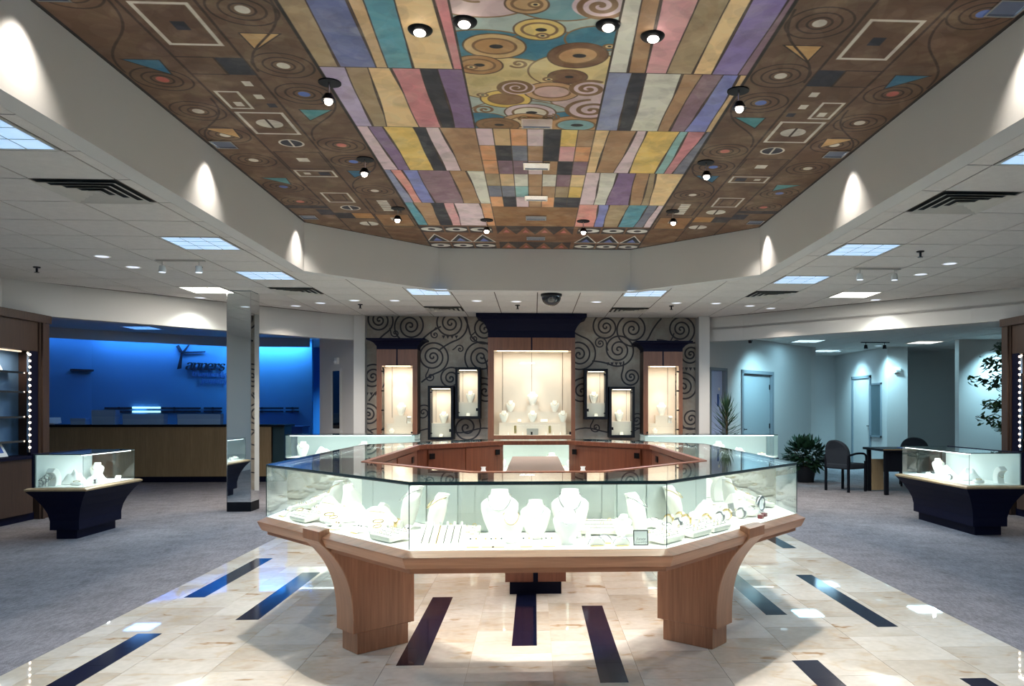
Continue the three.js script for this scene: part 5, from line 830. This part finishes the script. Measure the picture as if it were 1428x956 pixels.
// ------------------------------------------------------------------ right rear: table, chairs, plants, fittings
{
  const o = thing('consultation_table', 'dark table with a pale edge standing by the right low showcase', 'table', null, 6.15, 0, 12.6);
  part('table_top', rbx(-.5, .55, .71, .75, -.25, .55), M.dark, o); part('edge_band', bx(-.502, .552, .735, .745, -.254, -.248), M.tan, o); part('apron', bx(-.46, .5, .38, .71, -.2, -.16), M.dark, o); for (const [x, d] of [[-.42, -.18], [.47, -.18], [-.42, .48], [.47, .48]]) part('leg', rbx(x - .03, x + .03, 0, .71, d - .03, d + .03), M.dark, o); part('pale_panel', bx(-.4, -.2, .02, .55, .4, .43), M.tan, o);
  const tray = thing('table_items', 'blue and white leaflets lying on the consultation table', 'leaflet', null, 6.3, .7502, 12.75, .2); for (let i = 0; i < 4; i++) part('leaflet', new THREE.BoxGeometry(.16, .006, .11).rotateY(i * .6).translate(-.15 + i * .1, .004 + i * .004, .03 * (i % 2)), i % 2 ? M.paper : M.blueDeep, tray);
  function chair(x, d, turn, label) {
    const c = thing('tub_chair', label, 'chair', null, x, 0, d, turn);
    part('seat', metric(new RoundedBoxGeometry(.46, .1, .46, 3, .035).translate(0, .43, 0)), M.chairCloth, c);
    const s = new THREE.Shape(); s.moveTo(-.23, .4); s.lineTo(-.23, .66); s.bezierCurveTo(-.22, .8, -.12, .86, 0, .86); s.bezierCurveTo(.12, .86, .22, .8, .23, .66); s.lineTo(.23, .4); s.closePath();
    const bg = extrudeSide(s, .07, .015), p = bg.attributes.position; for (let i = 0; i < p.count; i++) p.setZ(i, p.getZ(i) - .22 + .9 * p.getX(i) ** 2 - (p.getY(i) - .4) * .12); bg.computeVertexNormals(); part('backrest', metric(bg), M.chairCloth, c);
    for (const k of [-1, 1]) { part('armrest', tube([[k * .25, .62, -.2], [k * .26, .65, 0], [k * .25, .62, .2], [k * .25, .5, .22]], .018, 16, 8), M.dark, c); for (const z of [-.21, .21]) part('leg', rbx(k * .24 - .018, k * .24 + .018, 0, z > 0 ? .52 : .62, -z - .018, -z + .018), M.dark, c); }
    return c;
  }
  chair(5.33, 13.1, 2.05, 'dark upholstered tub chair with its back turned, drawn up to the table'); chair(6.95, 13.9, -.4, 'dark upholstered tub chair behind the table, mostly hidden');
  // plants
  const leafShape = (l, w, bend) => { const g = new THREE.PlaneGeometry(w, l, 2, 5).translate(0, l / 2, 0), p = g.attributes.position; for (let i = 0; i < p.count; i++) { const t = p.getY(i) / l; p.setX(i, p.getX(i) * Math.sin(Math.PI * Math.min(.98, .12 + .86 * t)) * 1.1); p.setZ(i, -bend * l * t * t + Math.abs(p.getX(i)) * .3); } g.computeVertexNormals(); return g; };
  function potOn(o, r, h) { part('pot', new THREE.LatheGeometry([[0, 0], [r * .75, 0], [r, h], [r * .92, h], [r * .9, h - .03]].map(p => new THREE.Vector2(...p)), 28), M.pot, o); part('soil', cyl(r * .9, r * .9, .01, 0, h - .035, 0, 24), M.soil, o); }
  const dr = thing('spiky_plant', 'tall spiky-leaved potted plant behind the glass showcase', 'plant', null, 3.14, 0, 12.6); potOn(dr, .17, .34); part('stem', tube([[0, .3, 0], [.01, .8, .01], [0, 1.4, 0]], .022, 12, 8), M.bark, dr);
  const spike = [leafShape(.36, .03, .18), leafShape(.3, .026, .3)]; for (let i = 0; i < 130; i++) { const m = part('leaf', spike[i % 2], M.leafDark, dr), t = i / 130; m.position.set(0, .62 + t * .82, 0); m.rotation.set(0, 0, 0); m.rotation.order = 'YXZ'; m.rotation.y = i * 2.4; m.rotation.x = 1.75 - 1.3 * t ** 2 + rr(-.2, .2); m.scale.setScalar(1.05 - .3 * t); }
  const bu = thing('bushy_plant', 'round bushy dark-leaved potted plant before the first pale door', 'plant', null, 5.2, 0, 14.7); potOn(bu, .2, .3); const lf = []; const lg2 = leafShape(.15, .075, .25);
  for (let i = 0; i < 420; i++) { const a = rr(0, 6.28), b = Math.acos(rr(-.5, 1)), r = rr(.2, .36), m = new THREE.Matrix4().compose(new THREE.Vector3(r * Math.sin(b) * Math.cos(a), .47 + r * Math.cos(b), r * Math.sin(b) * Math.sin(a)), new THREE.Quaternion().setFromEuler(new THREE.Euler(b + rr(-.1, .9), Math.PI / 2 - a, 0, 'YXZ')), new THREE.Vector3(1, 1, 1)); lf.push(lg2.clone().applyMatrix4(m)); } const fo = part('foliage', lf, M.leafDark, bu); fo.userData.kind = 'stuff'; for (let i = 0; i < 7; i++) part('stem', tube([[0, .26, 0], [.1 * Math.cos(i * .9), .45, .1 * Math.sin(i * .9)], [.24 * Math.cos(i * .9), .62, .24 * Math.sin(i * .9)]], .006, 8, 5), M.bark, bu);
  const fi = thing('ficus_tree', 'slender leafy fig tree standing beside the right tall cabinet', 'tree', null, 7.5, 0, 11.9); potOn(fi, .19, .34); part('trunk', tube([[0, .3, 0], [.03, .9, .02], [-.02, 1.5, 0], [0, 2.15, 0]], .02, 20, 8), M.bark, fi); const fl2 = [], fl = leafShape(.11, .05, .2), tw = [];
  for (let k = 0; k < 24; k++) { const y = 1.0 + k * .058, a = k * 2.4, r = (.56 - .3 * Math.abs(k / 24 - .45)) * rr(.75, 1.05), e = [r * Math.cos(a), y + rr(-.05, .2), r * Math.sin(a)]; part('branch', tube([[0, y - .1, 0], [e[0] * .5, y + .08, e[2] * .5], e], .005, 8, 5), M.bark, fi); for (let i = 0; i < 42; i++) { const t = rr(.4, 1.08), m = new THREE.Matrix4().compose(new THREE.Vector3(e[0] * t + rr(-.07, .07), y + (e[1] - y) * t + rr(-.07, .07), e[2] * t + rr(-.07, .07)), new THREE.Quaternion().setFromEuler(new THREE.Euler(rr(1.2, 2.6), rr(0, 6.28), 0, 'YXZ')), new THREE.Vector3(1, 1, 1)); fl2.push(fl.clone().applyMatrix4(m)); } } const f3 = part('foliage', fl2, M.leaf, fi); f3.userData.kind = 'stuff';
  // fittings
  const al = thing('wall_alarm', 'small white strobe alarm on the bright pier', 'alarm', null, 8.12, 2.27, 17.08); part('housing', rbx(-.07, .07, -.06, .06, -.05, 0), M.white, al); part('strobe', bx(-.04, .04, -.035, .0, -.07, -.05), M.greyPad, al);
  const cm = thing('ceiling_camera', 'small dark camera under the low ceiling by the first pale door', 'camera', null, 4.1, LOWR - .005, 14.6); part('bracket', cyl(.012, .012, .08, 0, -.04, 0, 8), M.blackMetal, cm); part('camera_body', metric(new RoundedBoxGeometry(.06, .06, .14, 2, .01).rotateX(.4).rotateY(-.5).translate(0, -.1, .02)), M.blackMetal, cm);
  const tl = thing('track_light', 'dark ceiling track with spot heads in the right rear area', 'track light', null, 7.1, LOWR - .005, 15.9); part('track', bx(-.3, .3, -.02, 0, -.015, .015), M.blackMetal, tl); for (const k of [-.2, .2]) part('spot_head', [cyl(.006, .006, .05, k, -.045, 0, 8), cyl(.03, .042, .08, k, -.1, 0, 16)], M.blackMetal, tl);
  // light on the pale walls
  for (const [x, d, tx, ty, td, lv, label] of [[7.55, 16.75, 8.2, .9, 17.1, 1, 'round downlight before the bright pier'], [7.3, 18.4, 7.9, 1.2, 18.5, .7, 'round downlight before the passage door'], [9.2, 14.75, 9.3, .9, 15.2, 1.1, 'round downlight before the wall behind the fig tree'], [4.75, 14.6, 4.6, .9, 15.6, .9, 'round downlight before the first pale door']]) { downlight(x, d, LOWR - .008, label, null, M.lensCyan); spot(x, LOWR - .04, d, tx, ty, td, rgb(.42, .82, 1), LV.tealSpot * lv, .95, 1, 4); }
}
scene.traverse(o => { if (o.isMesh) { o.castShadow = true; o.receiveShadow = true; } });
renderer.render(scene, camera);
